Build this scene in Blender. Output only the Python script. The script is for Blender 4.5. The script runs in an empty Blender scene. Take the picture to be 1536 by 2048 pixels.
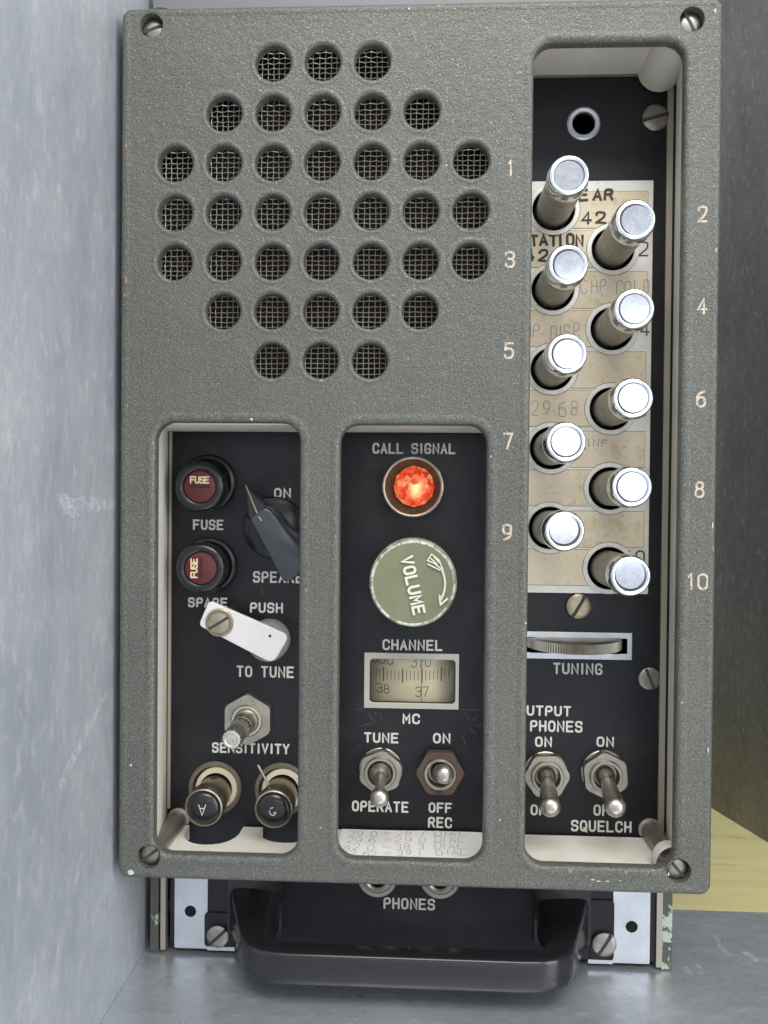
import bpy, math, random
from mathutils import Vector, Matrix
from mathutils.geometry import tessellate_polygon
random.seed(7)
sc = bpy.context.scene
S = 0.001                       # everything below is written in millimetres
# ------------------------------------------------------------------ camera
F, CX, CY, DIST, ZC = 1650.0, 768.0, 1024.0, 222.75, 140.7
N_ = Vector((77, -22, F)).normalized()
D_ = Vector((-.0095, 1, 0)); D_ = (D_ - N_ * D_.dot(N_)).normalized()
R_ = D_.cross(N_)
cam_data = bpy.data.cameras.new('camera')
cam = bpy.data.objects.new('camera', cam_data)
sc.collection.objects.link(cam)
right = Vector((R_.x, N_.x, -D_.x)); up = -Vector((R_.y, N_.y, -D_.y)); back = -Vector((R_.z, N_.z, -D_.z))
M = Matrix((right, up, back)).transposed().to_4x4()
M.translation = Vector((0, -DIST, ZC)) * S
cam.matrix_world = M
cam_data.sensor_fit = 'VERTICAL'; cam_data.sensor_height = 36; cam_data.lens = F / 2048 * 36
cam_data.clip_start = 0.01; cam_data.clip_end = 20
sc.camera = cam

def ray(px, py):
    v = Vector((px - CX, py - CY, F)); return Vector((v.dot(R_), v.dot(N_), -v.dot(D_)))
def P(px, py, y=0.0):           # point on an upright plane at depth y
    w = ray(px, py); w *= (DIST + y) / w.y; return Vector((w.x, y, w.z + ZC))
def PZ(px, py, z):              # point on a level plane at height z
    w = ray(px, py); w *= (z - ZC) / w.z; return Vector((w.x, w.y - DIST, z))

# ------------------------------------------------------------------ light
world = bpy.data.worlds.new('World'); sc.world = world; world.use_nodes = True
bg = world.node_tree.nodes['Background']
bg.inputs[0].default_value = (0.93, 0.96, 1.0, 1); bg.inputs[1].default_value = 0.66
def area(name, loc, target, sx, sy, watts, col):
    l = bpy.data.lights.new(name, 'AREA'); l.shape = 'RECTANGLE'; l.size = sx * S; l.size_y = sy * S
    l.energy = watts; l.color = col
    o = bpy.data.objects.new(name, l); sc.collection.objects.link(o)
    o.location = Vector(loc) * S
    o.rotation_euler = (Vector(target) - Vector(loc)).to_track_quat('-Z', 'Y').to_euler()
    return o
area('ceiling_lamp', (20, -760, 1080), (0, 0, 120), 1200, 500, 18.0, (1.0, 0.985, 0.95))
area('side_lamp', (1000, -560, 420), (-60, 0, 120), 800, 900, 12.5, (0.96, 0.98, 1.0))
area('room_lamp', (430, -1400, 310), (0, 0, 150), 1150, 360, 2.3, (0.95, 0.97, 1.0))
sc.view_settings.view_transform = 'Standard'; sc.view_settings.look = 'None'
sc.view_settings.exposure = 0.0; sc.view_settings.gamma = 1.0

# ------------------------------------------------------------------ materials
def mat(name, base, rough=.5, metal=0.0, build=None):
    m = bpy.data.materials.new(name); m.use_nodes = True
    nt = m.node_tree; b = nt.nodes['Principled BSDF']
    b.inputs['Base Color'].default_value = (*base, 1); b.inputs['Roughness'].default_value = rough
    b.inputs['Metallic'].default_value = metal
    if build: build(nt, b)
    return m
def coord(nt, scale=(1, 1, 1), rot=(0, 0, 0)):
    t = nt.nodes.new('ShaderNodeTexCoord'); mp = nt.nodes.new('ShaderNodeMapping')
    mp.inputs['Scale'].default_value = [s * 1000 for s in scale]     # 1 unit = 1 mm
    mp.inputs['Rotation'].default_value = rot
    nt.links.new(t.outputs['Object'], mp.inputs['Vector']); return mp.outputs[0]
def noise(nt, vec, scale, detail=3, rough=.55):
    n = nt.nodes.new('ShaderNodeTexNoise'); n.inputs['Scale'].default_value = scale
    n.inputs['Detail'].default_value = detail; n.inputs['Roughness'].default_value = rough
    nt.links.new(vec, n.inputs['Vector']); return n.outputs['Fac']
def ramp(nt, fac, stops):
    r = nt.nodes.new('ShaderNodeValToRGB'); e = r.color_ramp.elements
    while len(e) < len(stops): e.new(.5)
    for i, (p, c) in enumerate(stops):
        e[i].position = p; e[i].color = (*c, 1) if len(c) == 3 else c
    nt.links.new(fac, r.inputs[0]); return r.outputs[0]
def mixc(nt, fac, a, b, mode='MIX'):
    m = nt.nodes.new('ShaderNodeMix'); m.data_type = 'RGBA'; m.blend_type = mode
    for s, v in ((m.inputs[0], fac), (m.inputs[6], a), (m.inputs[7], b)):
        if isinstance(v, (int, float)): s.default_value = v
        elif isinstance(v, tuple): s.default_value = (*v, 1)
        else: nt.links.new(v, s)
    return m.outputs[2]
def bump(nt, b, h, strength, dist):
    bp = nt.nodes.new('ShaderNodeBump'); bp.inputs['Strength'].default_value = strength
    bp.inputs['Distance'].default_value = dist * S
    nt.links.new(h, bp.inputs['Height']); nt.links.new(bp.outputs[0], b.inputs['Normal'])
def g(v): return (v, v, v)

def b_hammer(nt, b):            # wrinkled olive-grey paint with metallic flakes
    v = coord(nt)
    base = mixc(nt, ramp(nt, noise(nt, v, .03, 3), [(.30, g(0)), (.70, g(1))]), (.048, .050, .040), (.074, .075, .062))
    base = mixc(nt, ramp(nt, noise(nt, v, 2.2, 4, .8), [(.44, g(0)), (.62, g(1))]), base, (.132, .134, .118))
    base = mixc(nt, ramp(nt, noise(nt, v, 1.6, 3, .7), [(.55, g(0)), (.75, g(.8))]), base, (.045, .048, .040))
    vo = nt.nodes.new('ShaderNodeTexVoronoi'); vo.inputs['Scale'].default_value = 4.6; nt.links.new(v, vo.inputs['Vector'])
    sx = nt.nodes.new('ShaderNodeSeparateColor'); nt.links.new(vo.outputs['Color'], sx.inputs[0])
    fl = ramp(nt, sx.outputs[0], [(.87, g(0)), (.98, g(.8))])
    near = ramp(nt, vo.outputs['Distance'], [(.25, g(1)), (.5, g(0))])
    fl2 = mixc(nt, 1.0, fl, near, 'MULTIPLY')
    base = mixc(nt, fl2, base, (.52, .53, .50))
    # small paint chips
    chip = ramp(nt, noise(nt, v, .22, 5, .75), [(.755, g(0)), (.77, g(1))])
    base = mixc(nt, chip, base, (.42, .36, .30))
    nt.links.new(base, b.inputs['Base Color'])
    r = nt.nodes.new('ShaderNodeMapRange'); r.inputs[3].default_value = .42; r.inputs[4].default_value = .22
    nt.links.new(fl2, r.inputs[0]); nt.links.new(r.outputs[0], b.inputs['Roughness'])
    ml = nt.nodes.new('ShaderNodeMath'); ml.operation = 'MULTIPLY'; ml.inputs[1].default_value = .8
    nt.links.new(fl2, ml.inputs[0]); nt.links.new(ml.outputs[0], b.inputs['Metallic'])
    h = nt.nodes.new('ShaderNodeMath'); h.operation = 'MULTIPLY_ADD'; h.inputs[1].default_value = .6
    nt.links.new(noise(nt, v, 2.4, 2, .5), h.inputs[0])
    h.inputs[1].default_value = .55
    mz = nt.nodes.new('ShaderNodeMath'); mz.operation = 'MULTIPLY_ADD'; mz.inputs[1].default_value = 1.7
    nt.links.new(noise(nt, v, .30, 4, .55), mz.inputs[0]); nt.links.new(noise(nt, v, 1.0, 3, .6), mz.inputs[2]); nt.links.new(mz.outputs[0], h.inputs[2])
    bump(nt, b, h.outputs[0], .75, .24)
hammer = mat('hammertone_paint', (.1, .1, .09), .5, 0, b_hammer)

def b_white(nt, b):
    v = coord(nt)
    c = mixc(nt, ramp(nt, noise(nt, v, .12, 5, .65), [(.35, g(0)), (.75, g(1))]), (.74, .71, .64), (.66, .62, .53))
    c = mixc(nt, ramp(nt, noise(nt, v, .55, 4, .7), [(.69, g(0)), (.76, g(1))]), c, (.22, .17, .12))
    nt.links.new(c, b.inputs['Base Color']); bump(nt, b, noise(nt, v, .8, 3), .25, .2)
offwhite = mat('cream_inside_paint', (.6, .58, .5), .55, 0, b_white)

def b_black(nt, b):
    v = coord(nt)
    c = mixc(nt, ramp(nt, noise(nt, v, .05, 4, .6), [(.3, g(0)), (.7, g(1))]), (.0055, .0055, .008), (.0095, .0100, .0145))
    c = mixc(nt, ramp(nt, noise(nt, v, 1.1, 3, .8), [(.72, g(0)), (.79, g(1))]), c, (.11, .105, .09))
    c = mixc(nt, ramp(nt, noise(nt, v, .03, 5, .7), [(.52, g(0)), (.75, g(.35))]), c, (.045, .043, .040))
    nt.links.new(c, b.inputs['Base Color'])
    nt.links.new(ramp(nt, noise(nt, v, .14, 4), [(.3, g(.34)), (.7, g(.48))]), b.inputs['Roughness'])
    b.inputs['Specular IOR Level'].default_value = .36
    bump(nt, b, noise(nt, v, 1.6, 3), .12, .08)
black = mat('black_lacquer', (.01, .01, .013), .38, 0, b_black)
void = mat('dark_interior', (.006, .006, .006), .9)
bakelite = mat('black_bakelite', (.011, .011, .013), .22)
barmat = mat('black_bakelite_with_sheen', (.040, .044, .052), .18)  # slate reflection on the black bakelite is put into this base colour
rubberblk = mat('black_grommet', (.02, .02, .022), .6)

def metal_build(c1, c2, c3, sc1=.25, sc2=1.2, r1=.25, r2=.5, bmp=.15):
    def f(nt, b):
        v = coord(nt)
        oi = nt.nodes.new('ShaderNodeObjectInfo')
        add = nt.nodes.new('ShaderNodeVectorMath'); add.operation = 'ADD'
        sc_ = nt.nodes.new('ShaderNodeVectorMath'); sc_.operation = 'SCALE'; sc_.inputs['Scale'].default_value = 60
        cmb = nt.nodes.new('ShaderNodeCombineXYZ')
        nt.links.new(oi.outputs['Random'], cmb.inputs[0]); nt.links.new(oi.outputs['Random'], cmb.inputs[2])
        nt.links.new(cmb.outputs[0], sc_.inputs[0]); nt.links.new(v, add.inputs[0]); nt.links.new(sc_.outputs[0], add.inputs[1])
        v = add.outputs[0]
        n1 = noise(nt, v, sc1, 4, .6)
        c = mixc(nt, ramp(nt, n1, [(.35, g(0)), (.65, g(1))]), c1, c2)
        c = mixc(nt, ramp(nt, noise(nt, v, sc2, 4, .7), [(.6, g(0)), (.72, g(1))]), c, c3)
        nt.links.new(c, b.inputs['Base Color'])
        nt.links.new(ramp(nt, noise(nt, v, sc2 * .7, 3), [(.3, g(r1)), (.7, g(r2))]), b.inputs['Roughness'])
        bump(nt, b, noise(nt, v, sc2 * 2, 3), bmp, .08)
    return f
cap_metal = mat('polished_aluminium', (.8, .8, .8), .2, 1, metal_build((.84, .87, .90), (.76, .79, .82), (.66, .66, .66), .25, .8, .14, .24, .010))
face_metal = mat('satin_button_face', (.8, .8, .8), .2, 1, metal_build((.78, .80, .84), (.64, .69, .79), (.66, .72, .84), .5, 1.2, .17, .22, .008))  # bluish tints put a cool reflection into the metal's own colour
barrel_metal = mat('tarnished_aluminium', (.3, .3, .28), .45, .9, metal_build((.44, .42, .37), (.32, .30, .25), (.22, .18, .14), .18, .7, .40, .58, .12))
nickel = mat('worn_nickel', (.5, .48, .43), .35, 1, metal_build((.44, .415, .36), (.35, .32, .265), (.24, .195, .14), .25, 1.0, .32, .48, .1))
brassy = mat('dull_brass', (.45, .38, .25), .4, 1, metal_build((.46, .41, .30), (.34, .30, .21), (.22, .17, .10), .3, 1.0, .28, .5, .2))
rusty = mat('rusty_steel', (.3, .17, .11), .6, .5, metal_build((.135, .088, .06), (.105, .075, .055), (.25, .20, .16), .35, 1.1, .45, .7, .4))
screw_m = mat('screw_steel', (.4, .4, .38), .4, 1, metal_build((.36, .345, .32), (.27, .25, .22), (.18, .14, .10), .35, 1.2, .34, .52, .1))
silver = mat('bare_aluminium', (.7, .72, .75), .4, .8, metal_build((.66, .69, .74), (.56, .59, .63), (.48, .46, .44), .1, .9, .32, .5, .12))
plate_m = mat('label_plate_metal', (.6, .6, .6), .42, .35, metal_build((.80, .79, .74), (.68, .67, .62), (.52, .46, .36), .12, .8, .34, .52, .15))
bar_white = mat('brushed_white_aluminium', (.75, .73, .73), .42, .25, metal_build((.74, .72, .71), (.69, .67, .66), (.78, .77, .76), .2, 2.0, .38, .55, .1))
groove_m = mat('dark_groove', (.09, .075, .065), .6)
slot_m = mat('screw_slot', (.04, .035, .03), .7)
red_m = mat('maroon_fuse_disc', (.085, .009, .012), .4)
cream_txt = mat('cream_paint', (.62, .55, .30), .6)

def b_letter(nt, b):
    v = coord(nt)
    nt.links.new(mixc(nt, ramp(nt, noise(nt, v, 1.3, 3, .7), [(.58, g(0)), (.80, g(1))]), (.60, .58, .53), (.34, .32, .28)), b.inputs['Base Color'])
letter_m = mat('engraved_lettering', (.5, .48, .44), .6, 0, b_letter)
def b_num(nt, b):
    v = coord(nt)
    nt.links.new(mixc(nt, ramp(nt, noise(nt, v, 1.0, 3, .7), [(.50, g(0)), (.62, g(1))]), (.52, .43, .34), (.14, .125, .11)), b.inputs['Base Color'])
num_m = mat('numeral_filling', (.6, .45, .33), .6, 0, b_num)

def b_paper(nt, b):
    oi = nt.nodes.new('ShaderNodeObjectInfo'); v0 = coord(nt)
    cb = nt.nodes.new('ShaderNodeVectorMath'); cb.operation = 'MULTIPLY_ADD'
    nt.links.new(oi.outputs['Random'], cb.inputs[0]); cb.inputs[1].default_value = (90, 0, 70); nt.links.new(v0, cb.inputs[2]); v = cb.outputs[0]
    c = mixc(nt, ramp(nt, noise(nt, v, .10, 4, .6), [(.38, g(0)), (.62, g(1))]), (.70, .59, .41), (.78, .70, .56))
    c = mixc(nt, ramp(nt, noise(nt, v, .16, 5, .7), [(.55, g(0)), (.66, g(1))]), c, (.60, .46, .24))
    c = mixc(nt, ramp(nt, noise(nt, v, .45, 6, .75), [(.57, g(0)), (.72, g(1))]), c, (.26, .14, .07))
    c = mixc(nt, oi.outputs['Random'], c, mixc(nt, .55, c, (.74, .64, .46)))
    nt.links.new(c, b.inputs['Base Color']); bump(nt, b, noise(nt, v, 1.2, 3), .2, .1)
paper = mat('aged_label_paper', (.6, .5, .38), .38, 0, b_paper)
note_m = mat('white_note_paper', (.80, .78, .76), .7)
ink = mat('brown_black_ink', (.05, .032, .03), .6)
pencil = mat('faded_pencil', (.36, .31, .28), .7)
penink = mat('grey_pen', (.34, .32, .31), .7)
print_blk = mat('printed_black', (.06, .05, .04), .6)

def b_olive(nt, b):
    v = coord(nt)
    c = mixc(nt, ramp(nt, noise(nt, v, .2, 3), [(.3, g(0)), (.7, g(1))]), (.150, .162, .090), (.178, .188, .112))
    c = mixc(nt, ramp(nt, noise(nt, v, 1.2, 4, .7), [(.68, g(0)), (.74, g(1))]), c, (.36, .39, .30))
    nt.links.new(c, b.inputs['Base Color'])
olive = mat('olive_knob_paint', (.18, .2, .13), .42, 0, b_olive)
olive_rub = mat('rubbed_pale_edge', (.62, .62, .50), .5)
def b_oliverim(nt, b):
    v = coord(nt)
    c = mixc(nt, ramp(nt, noise(nt, v, .45, 4, .7), [(.40, g(0)), (.54, g(1))]), (.20, .22, .14), (.56, .60, .50))
    nt.links.new(c, b.inputs['Base Color'])
olive_rim = mat('worn_knob_rim', (.3, .3, .2), .45, 0, b_oliverim)
def b_case(nt, b):
    v = coord(nt)
    c = mixc(nt, ramp(nt, noise(nt, v, .16, 5, .65), [(.54, g(0)), (.57, g(1))]), (.075, .077, .062), (.44, .50, .42))
    nt.links.new(c, b.inputs['Base Color']); bump(nt, b, noise(nt, v, .8, 3), .4, .2)
case_m = mat('chipped_case_paint', (.1, .1, .08), .5, 0, b_case)
insul = mat('cream_insulator', (.66, .57, .44), .5, 0)
def b_gal(c1, c2, c3, rlo, rhi, stretch, rot):
    def f(nt, b):
        v = coord(nt, stretch, rot)
        c = mixc(nt, ramp(nt, noise(nt, v, .035, 5, .6), [(.3, g(0)), (.7, g(1))]), c1, c2)
        c = mixc(nt, ramp(nt, noise(nt, v, .42, 5, .75), [(.52, g(0)), (.78, g(.8))]), c, c3)
        c = mixc(nt, ramp(nt, noise(nt, v, .9, 4, .8), [(.42, g(0)), (.62, g(.45))]), c, c1)
        nt.links.new(c, b.inputs['Base Color'])
        nt.links.new(ramp(nt, noise(nt, v, .20, 5, .65), [(.3, g(rlo)), (.7, g(rhi))]), b.inputs['Roughness'])
        bump(nt, b, noise(nt, v, .25, 4, .6), .22, .5)
    return f
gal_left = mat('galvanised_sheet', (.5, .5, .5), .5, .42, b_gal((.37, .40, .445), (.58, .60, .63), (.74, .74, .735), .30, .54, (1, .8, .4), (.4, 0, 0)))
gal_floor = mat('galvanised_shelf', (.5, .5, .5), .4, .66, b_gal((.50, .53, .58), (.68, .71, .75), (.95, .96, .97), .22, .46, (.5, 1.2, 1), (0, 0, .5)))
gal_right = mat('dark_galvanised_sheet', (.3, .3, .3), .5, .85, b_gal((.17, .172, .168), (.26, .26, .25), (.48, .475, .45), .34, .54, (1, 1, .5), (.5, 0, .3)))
def b_wood(nt, b):
    v = coord(nt, (.25, 1.4, 1), (0, 0, .25))
    c = mixc(nt, ramp(nt, noise(nt, v, .10, 6, .6), [(.3, g(0)), (.7, g(1))]), (.70, .62, .30), (.80, .72, .40))
    c = mixc(nt, ramp(nt, noise(nt, v, .07, 5, .7), [(.58, g(0)), (.72, g(1))]), c, (.50, .41, .19))
    nt.links.new(c, b.inputs['Base Color']); bump(nt, b, noise(nt, v, .3, 4), .1, .2)
wood = mat('yellow_board', (.65, .58, .28), .55, 0, b_wood)
def b_mesh(nt, b):
    v = coord(nt)
    nt.links.new(mixc(nt, ramp(nt, noise(nt, v, .03, 2), [(.4, g(0)), (.6, g(1))]), (.80, .77, .66), (.66, .62, .52)), b.inputs['Base Color'])
wire_m = mat('grille_wire', (.5, .46, .36), .38, .8, b_mesh)
cloth_m = mat('brown_speaker_cloth', (.014, .008, .009), .95)
def b_handle(nt, b):
    v = coord(nt, (.6, 1, 1))
    n = noise(nt, v, .22, 5, .7)
    c = mixc(nt, ramp(nt, n, [(.66, g(0)), (.72, g(1))]), (.013, .013, .015), (.15, .11, .09))
    c = mixc(nt, ramp(nt, noise(nt, v, 1.2, 4, .7), [(.72, g(0)), (.80, g(.6))]), c, (.20, .20, .20))
    nt.links.new(c, b.inputs['Base Color'])
handle_m = mat('worn_black_enamel', (.02, .02, .02), .20, 0, b_handle)

def jewel_mat():
    def f(nt, b):
        v = coord(nt)
        vo = nt.nodes.new('ShaderNodeTexVoronoi'); vo.inputs['Scale'].default_value = .62; nt.links.new(v, vo.inputs['Vector'])
        sx = nt.nodes.new('ShaderNodeSeparateColor'); nt.links.new(vo.outputs['Color'], sx.inputs[0])
        c = ramp(nt, sx.outputs[0], [(0, (.50, .03, .010)), (.40, (.85, .085, .03)), (.75, (1.0, .15, .05)), (.97, (1.0, .34, .14))])
        gr = nt.nodes.new('ShaderNodeVectorMath'); gr.operation = 'LENGTH'
        mp = nt.nodes.new('ShaderNodeMapping'); mp.inputs['Location'].default_value = (-.5, 0, .2); mp.inputs['Scale'].default_value = (1, 0, .62)
        nt.links.new(v, mp.inputs[0]); nt.links.new(mp.outputs[0], gr.inputs[0])
        hot = ramp(nt, gr.outputs['Value'], [(.0, g(1)), (1.0, g(0))])
        hr = nt.nodes.new('ShaderNodeMapRange'); hr.inputs[2].default_value = 2.6; hr.inputs[1].default_value = .3
        hr.inputs[3].default_value = 1; hr.inputs[4].default_value = 0
        nt.links.new(gr.outputs['Value'], hr.inputs[0])
        sh = nt.nodes.new('ShaderNodeMath'); sh.operation = 'MULTIPLY'; nt.links.new(hr.outputs[0], sh.inputs[0])
        nt.links.new(ramp(nt, sx.outputs[1], [(.48, g(.0)), (.56, g(1))]), sh.inputs[1])
        c = mixc(nt, sh.outputs[0], c, (1.7, 1.15, .42))
        nt.links.new(c, b.inputs['Emission Color']); b.inputs['Emission Strength'].default_value = .60
        nt.links.new(mixc(nt, .5, c, (.5, .03, .01)), b.inputs['Base Color'])
    m = mat('lit_orange_jewel', (.8, .1, .03), .12, 0, f); return m
jewel = jewel_mat()
def b_dial(nt, b):
    v = coord(nt)
    c = mixc(nt, ramp(nt, noise(nt, v, .12, 4), [(.35, g(0)), (.7, g(1))]), (.76, .66, .42), (.66, .57, .36))
    nt.links.new(c, b.inputs['Base Color'])
dial_m = mat('cream_dial_drum', (.6, .55, .4), .5, 0, b_dial)
glass = mat('dial_glass', (1, 1, 1), .06)
_b = glass.node_tree.nodes['Principled BSDF']; _b.inputs['Transmission Weight'].default_value = 1.0; _b.inputs['IOR'].default_value = 1.3

# ------------------------------------------------------------------ mesh helpers
POS = {}
def mesh_obj(name, mesh, parent=None, at=(0, 0, 0), rot=None, **props):
    o = bpy.data.objects.new(name, mesh); sc.collection.objects.link(o)
    at = Vector(at); POS[o.name] = at
    if parent is not None:
        o.parent = parent; o.location = (at - POS[parent.name]) * S
    else: o.location = at * S
    if rot: o.rotation_euler = rot
    for k, v in props.items(): o[k] = v
    return o
def mk(name, verts, faces, mats, smooth=None, fm=None):
    me = bpy.data.meshes.new(name)
    me.from_pydata([Vector(v) * S for v in verts], [], faces)
    for m in (mats if isinstance(mats, (list, tuple)) else [mats]): me.materials.append(m)
    if smooth is not None:
        for p in me.polygons: p.use_smooth = True
        try: me.set_sharp_from_angle(angle=math.radians(smooth))
        except Exception: pass
    if fm:
        for p, i in zip(me.polygons, fm): p.material_index = i
    me.update(); return me
class MB:
    def __init__(s): s.v = []; s.f = []
    def add(s, vs, fs):
        k = len(s.v); s.v += [tuple(v) for v in vs]; s.f += [tuple(i + k for i in f) for f in fs]; return s
    def box(s, x0, x1, y0, y1, z0, z1, c=0.0):
        if c:
            pts = [(x0 + c, z0), (x1 - c, z0), (x1, z0 + c), (x1, z1 - c), (x1 - c, z1), (x0 + c, z1), (x0, z1 - c), (x0, z0 + c)]
            return s.prism(pts, y0, y1)
        v = [(x, y, z) for x in (x0, x1) for y in (y0, y1) for z in (z0, z1)]
        return s.add(v, [(0, 1, 3, 2), (4, 6, 7, 5), (0, 4, 5, 1), (2, 3, 7, 6), (0, 2, 6, 4), (1, 5, 7, 3)])
    def prism(s, pts, y0, y1):          # outline in XZ (counter-clockwise from the front), extruded in depth
        n = len(pts)
        v = [(x, y0, z) for x, z in pts] + [(x, y1, z) for x, z in pts]
        f = [tuple(range(n)), tuple(range(2 * n - 1, n - 1, -1))]
        f += [(i, i + n, (i + 1) % n + n, (i + 1) % n) for i in range(n)]
        return s.add(v, f)
    def lathe(s, prof, n=48, cx=0, cz=0, ab=None):   # prof: (radius, height towards the camera)
        rings = []
        vs = []; fs = []
        for r, h in prof:
            if r < 1e-6: rings.append([len(vs)]); vs.append((cx, -h, cz))
            else:
                k = len(vs); rings.append(list(range(k, k + n)))
                for i in range(n):
                    a = 2 * math.pi * i / n; rr = r if ab is None else ab(r, i)
                    vs.append((cx + rr * math.cos(a), -h, cz + rr * math.sin(a)))
        for A, B in zip(rings, rings[1:]):
            if len(A) == 1 and len(B) == 1: continue
            if len(B) == 1: fs += [(A[i], A[(i + 1) % n], B[0]) for i in range(n)]
            elif len(A) == 1: fs += [(A[0], B[(i + 1) % n], B[i]) for i in range(n)]
            else: fs += [(A[i], A[(i + 1) % n], B[(i + 1) % n], B[i]) for i in range(n)]
        return s.add(vs, fs)
    def mesh(s, name, mats, smooth=None, fm=None): return mk(name, s.v, s.f, mats, smooth, fm)
def lathe(name, prof, m, n=48, smooth=35, ab=None): return MB().lathe(prof, n, ab=ab).mesh(name, m, smooth)

def rrect(x0, x1, z0, z1, r, o=0.0, n=8):        # rounded rectangle grown by o
    x0 -= o; x1 += o; z0 -= o; z1 += o; r = max(r + o, .05); pts = []
    for cx, cz, a0 in ((x1 - r, z1 - r, 0), (x0 + r, z1 - r, 90), (x0 + r, z0 + r, 180), (x1 - r, z0 + r, 270)):
        for i in range(n + 1):
            a = math.radians(a0 + 90 * i / n); pts.append((cx + r * math.cos(a), cz + r * math.sin(a)))
    return pts
def circ(cx, cz, r, o=0.0, n=36):
    return [(cx + (r + o) * math.cos(2 * math.pi * i / n), cz + (r + o) * math.sin(2 * math.pi * i / n)) for i in range(n)]
def plate(name, outer, holes, y0, th, mats, bo=.3, origin=(0, 0, 0), back_mat=0, seg=5, smooth=40):
    """outer(o) and each hole(o) return contours grown by o; holes carry their own bevel. Front face at y0."""
    vs = []; fs = []; fm = []
    def put(c, y):
        k = len(vs); vs.extend((x, y, z) for x, z in c); return list(range(k, k + len(c)))
    def band(A, B, flip, m=0):
        n = len(A)
        for i in range(n):
            q = (A[i], A[(i + 1) % n], B[(i + 1) % n], B[i]); fs.append(q if flip else q[::-1]); fm.append(m)
    front = []; backl = []
    for cfun, b, out in [(outer, bo, True)] + [(h, hb, False) for h, hb in holes]:
        sgn = -1 if out else 1; prev = None
        prof = b if isinstance(b, list) else [(b * (1 - math.sin(math.pi / 2 * k / seg)), b * .7 * (1 - math.cos(math.pi / 2 * k / seg))) for k in range(seg + 1)]
        for k, (off, dep) in enumerate(prof):
            L = put(cfun(sgn * off), y0 + dep)
            if prev: band(prev, L, not out)
            else: front.append(L)
            prev = L
        L = put(cfun(0), y0 + th); band(prev, L, not out); backl.append(L)
    for loops, flip, m in ((front, 0, 0), (backl, 1, back_mat)):
        polys = [[Vector((vs[i][0], vs[i][2], 0)) for i in L] for L in loops]
        idx = [i for L in loops for i in L]
        for t in tessellate_polygon(polys):
            a, b_, c = (idx[j] for j in t)
            A, B, C = vs[a], vs[b_], vs[c]
            ccw = (B[0] - A[0]) * (C[2] - A[2]) - (B[2] - A[2]) * (C[0] - A[0]) > 0
            fs.append((a, b_, c) if ccw != bool(flip) else (a, c, b_)); fm.append(m)
    vs = [(x - origin[0], y - origin[1], z - origin[2]) for x, y, z in vs]
    me = mk(name, vs, fs, mats, None, fm)
    for p in me.polygons: p.use_smooth = len(p.vertices) == 4
    me.set_sharp_from_angle(angle=math.radians(smooth))
    for p in me.polygons: p.use_smooth = len(p.vertices) == 4
    return me

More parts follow.
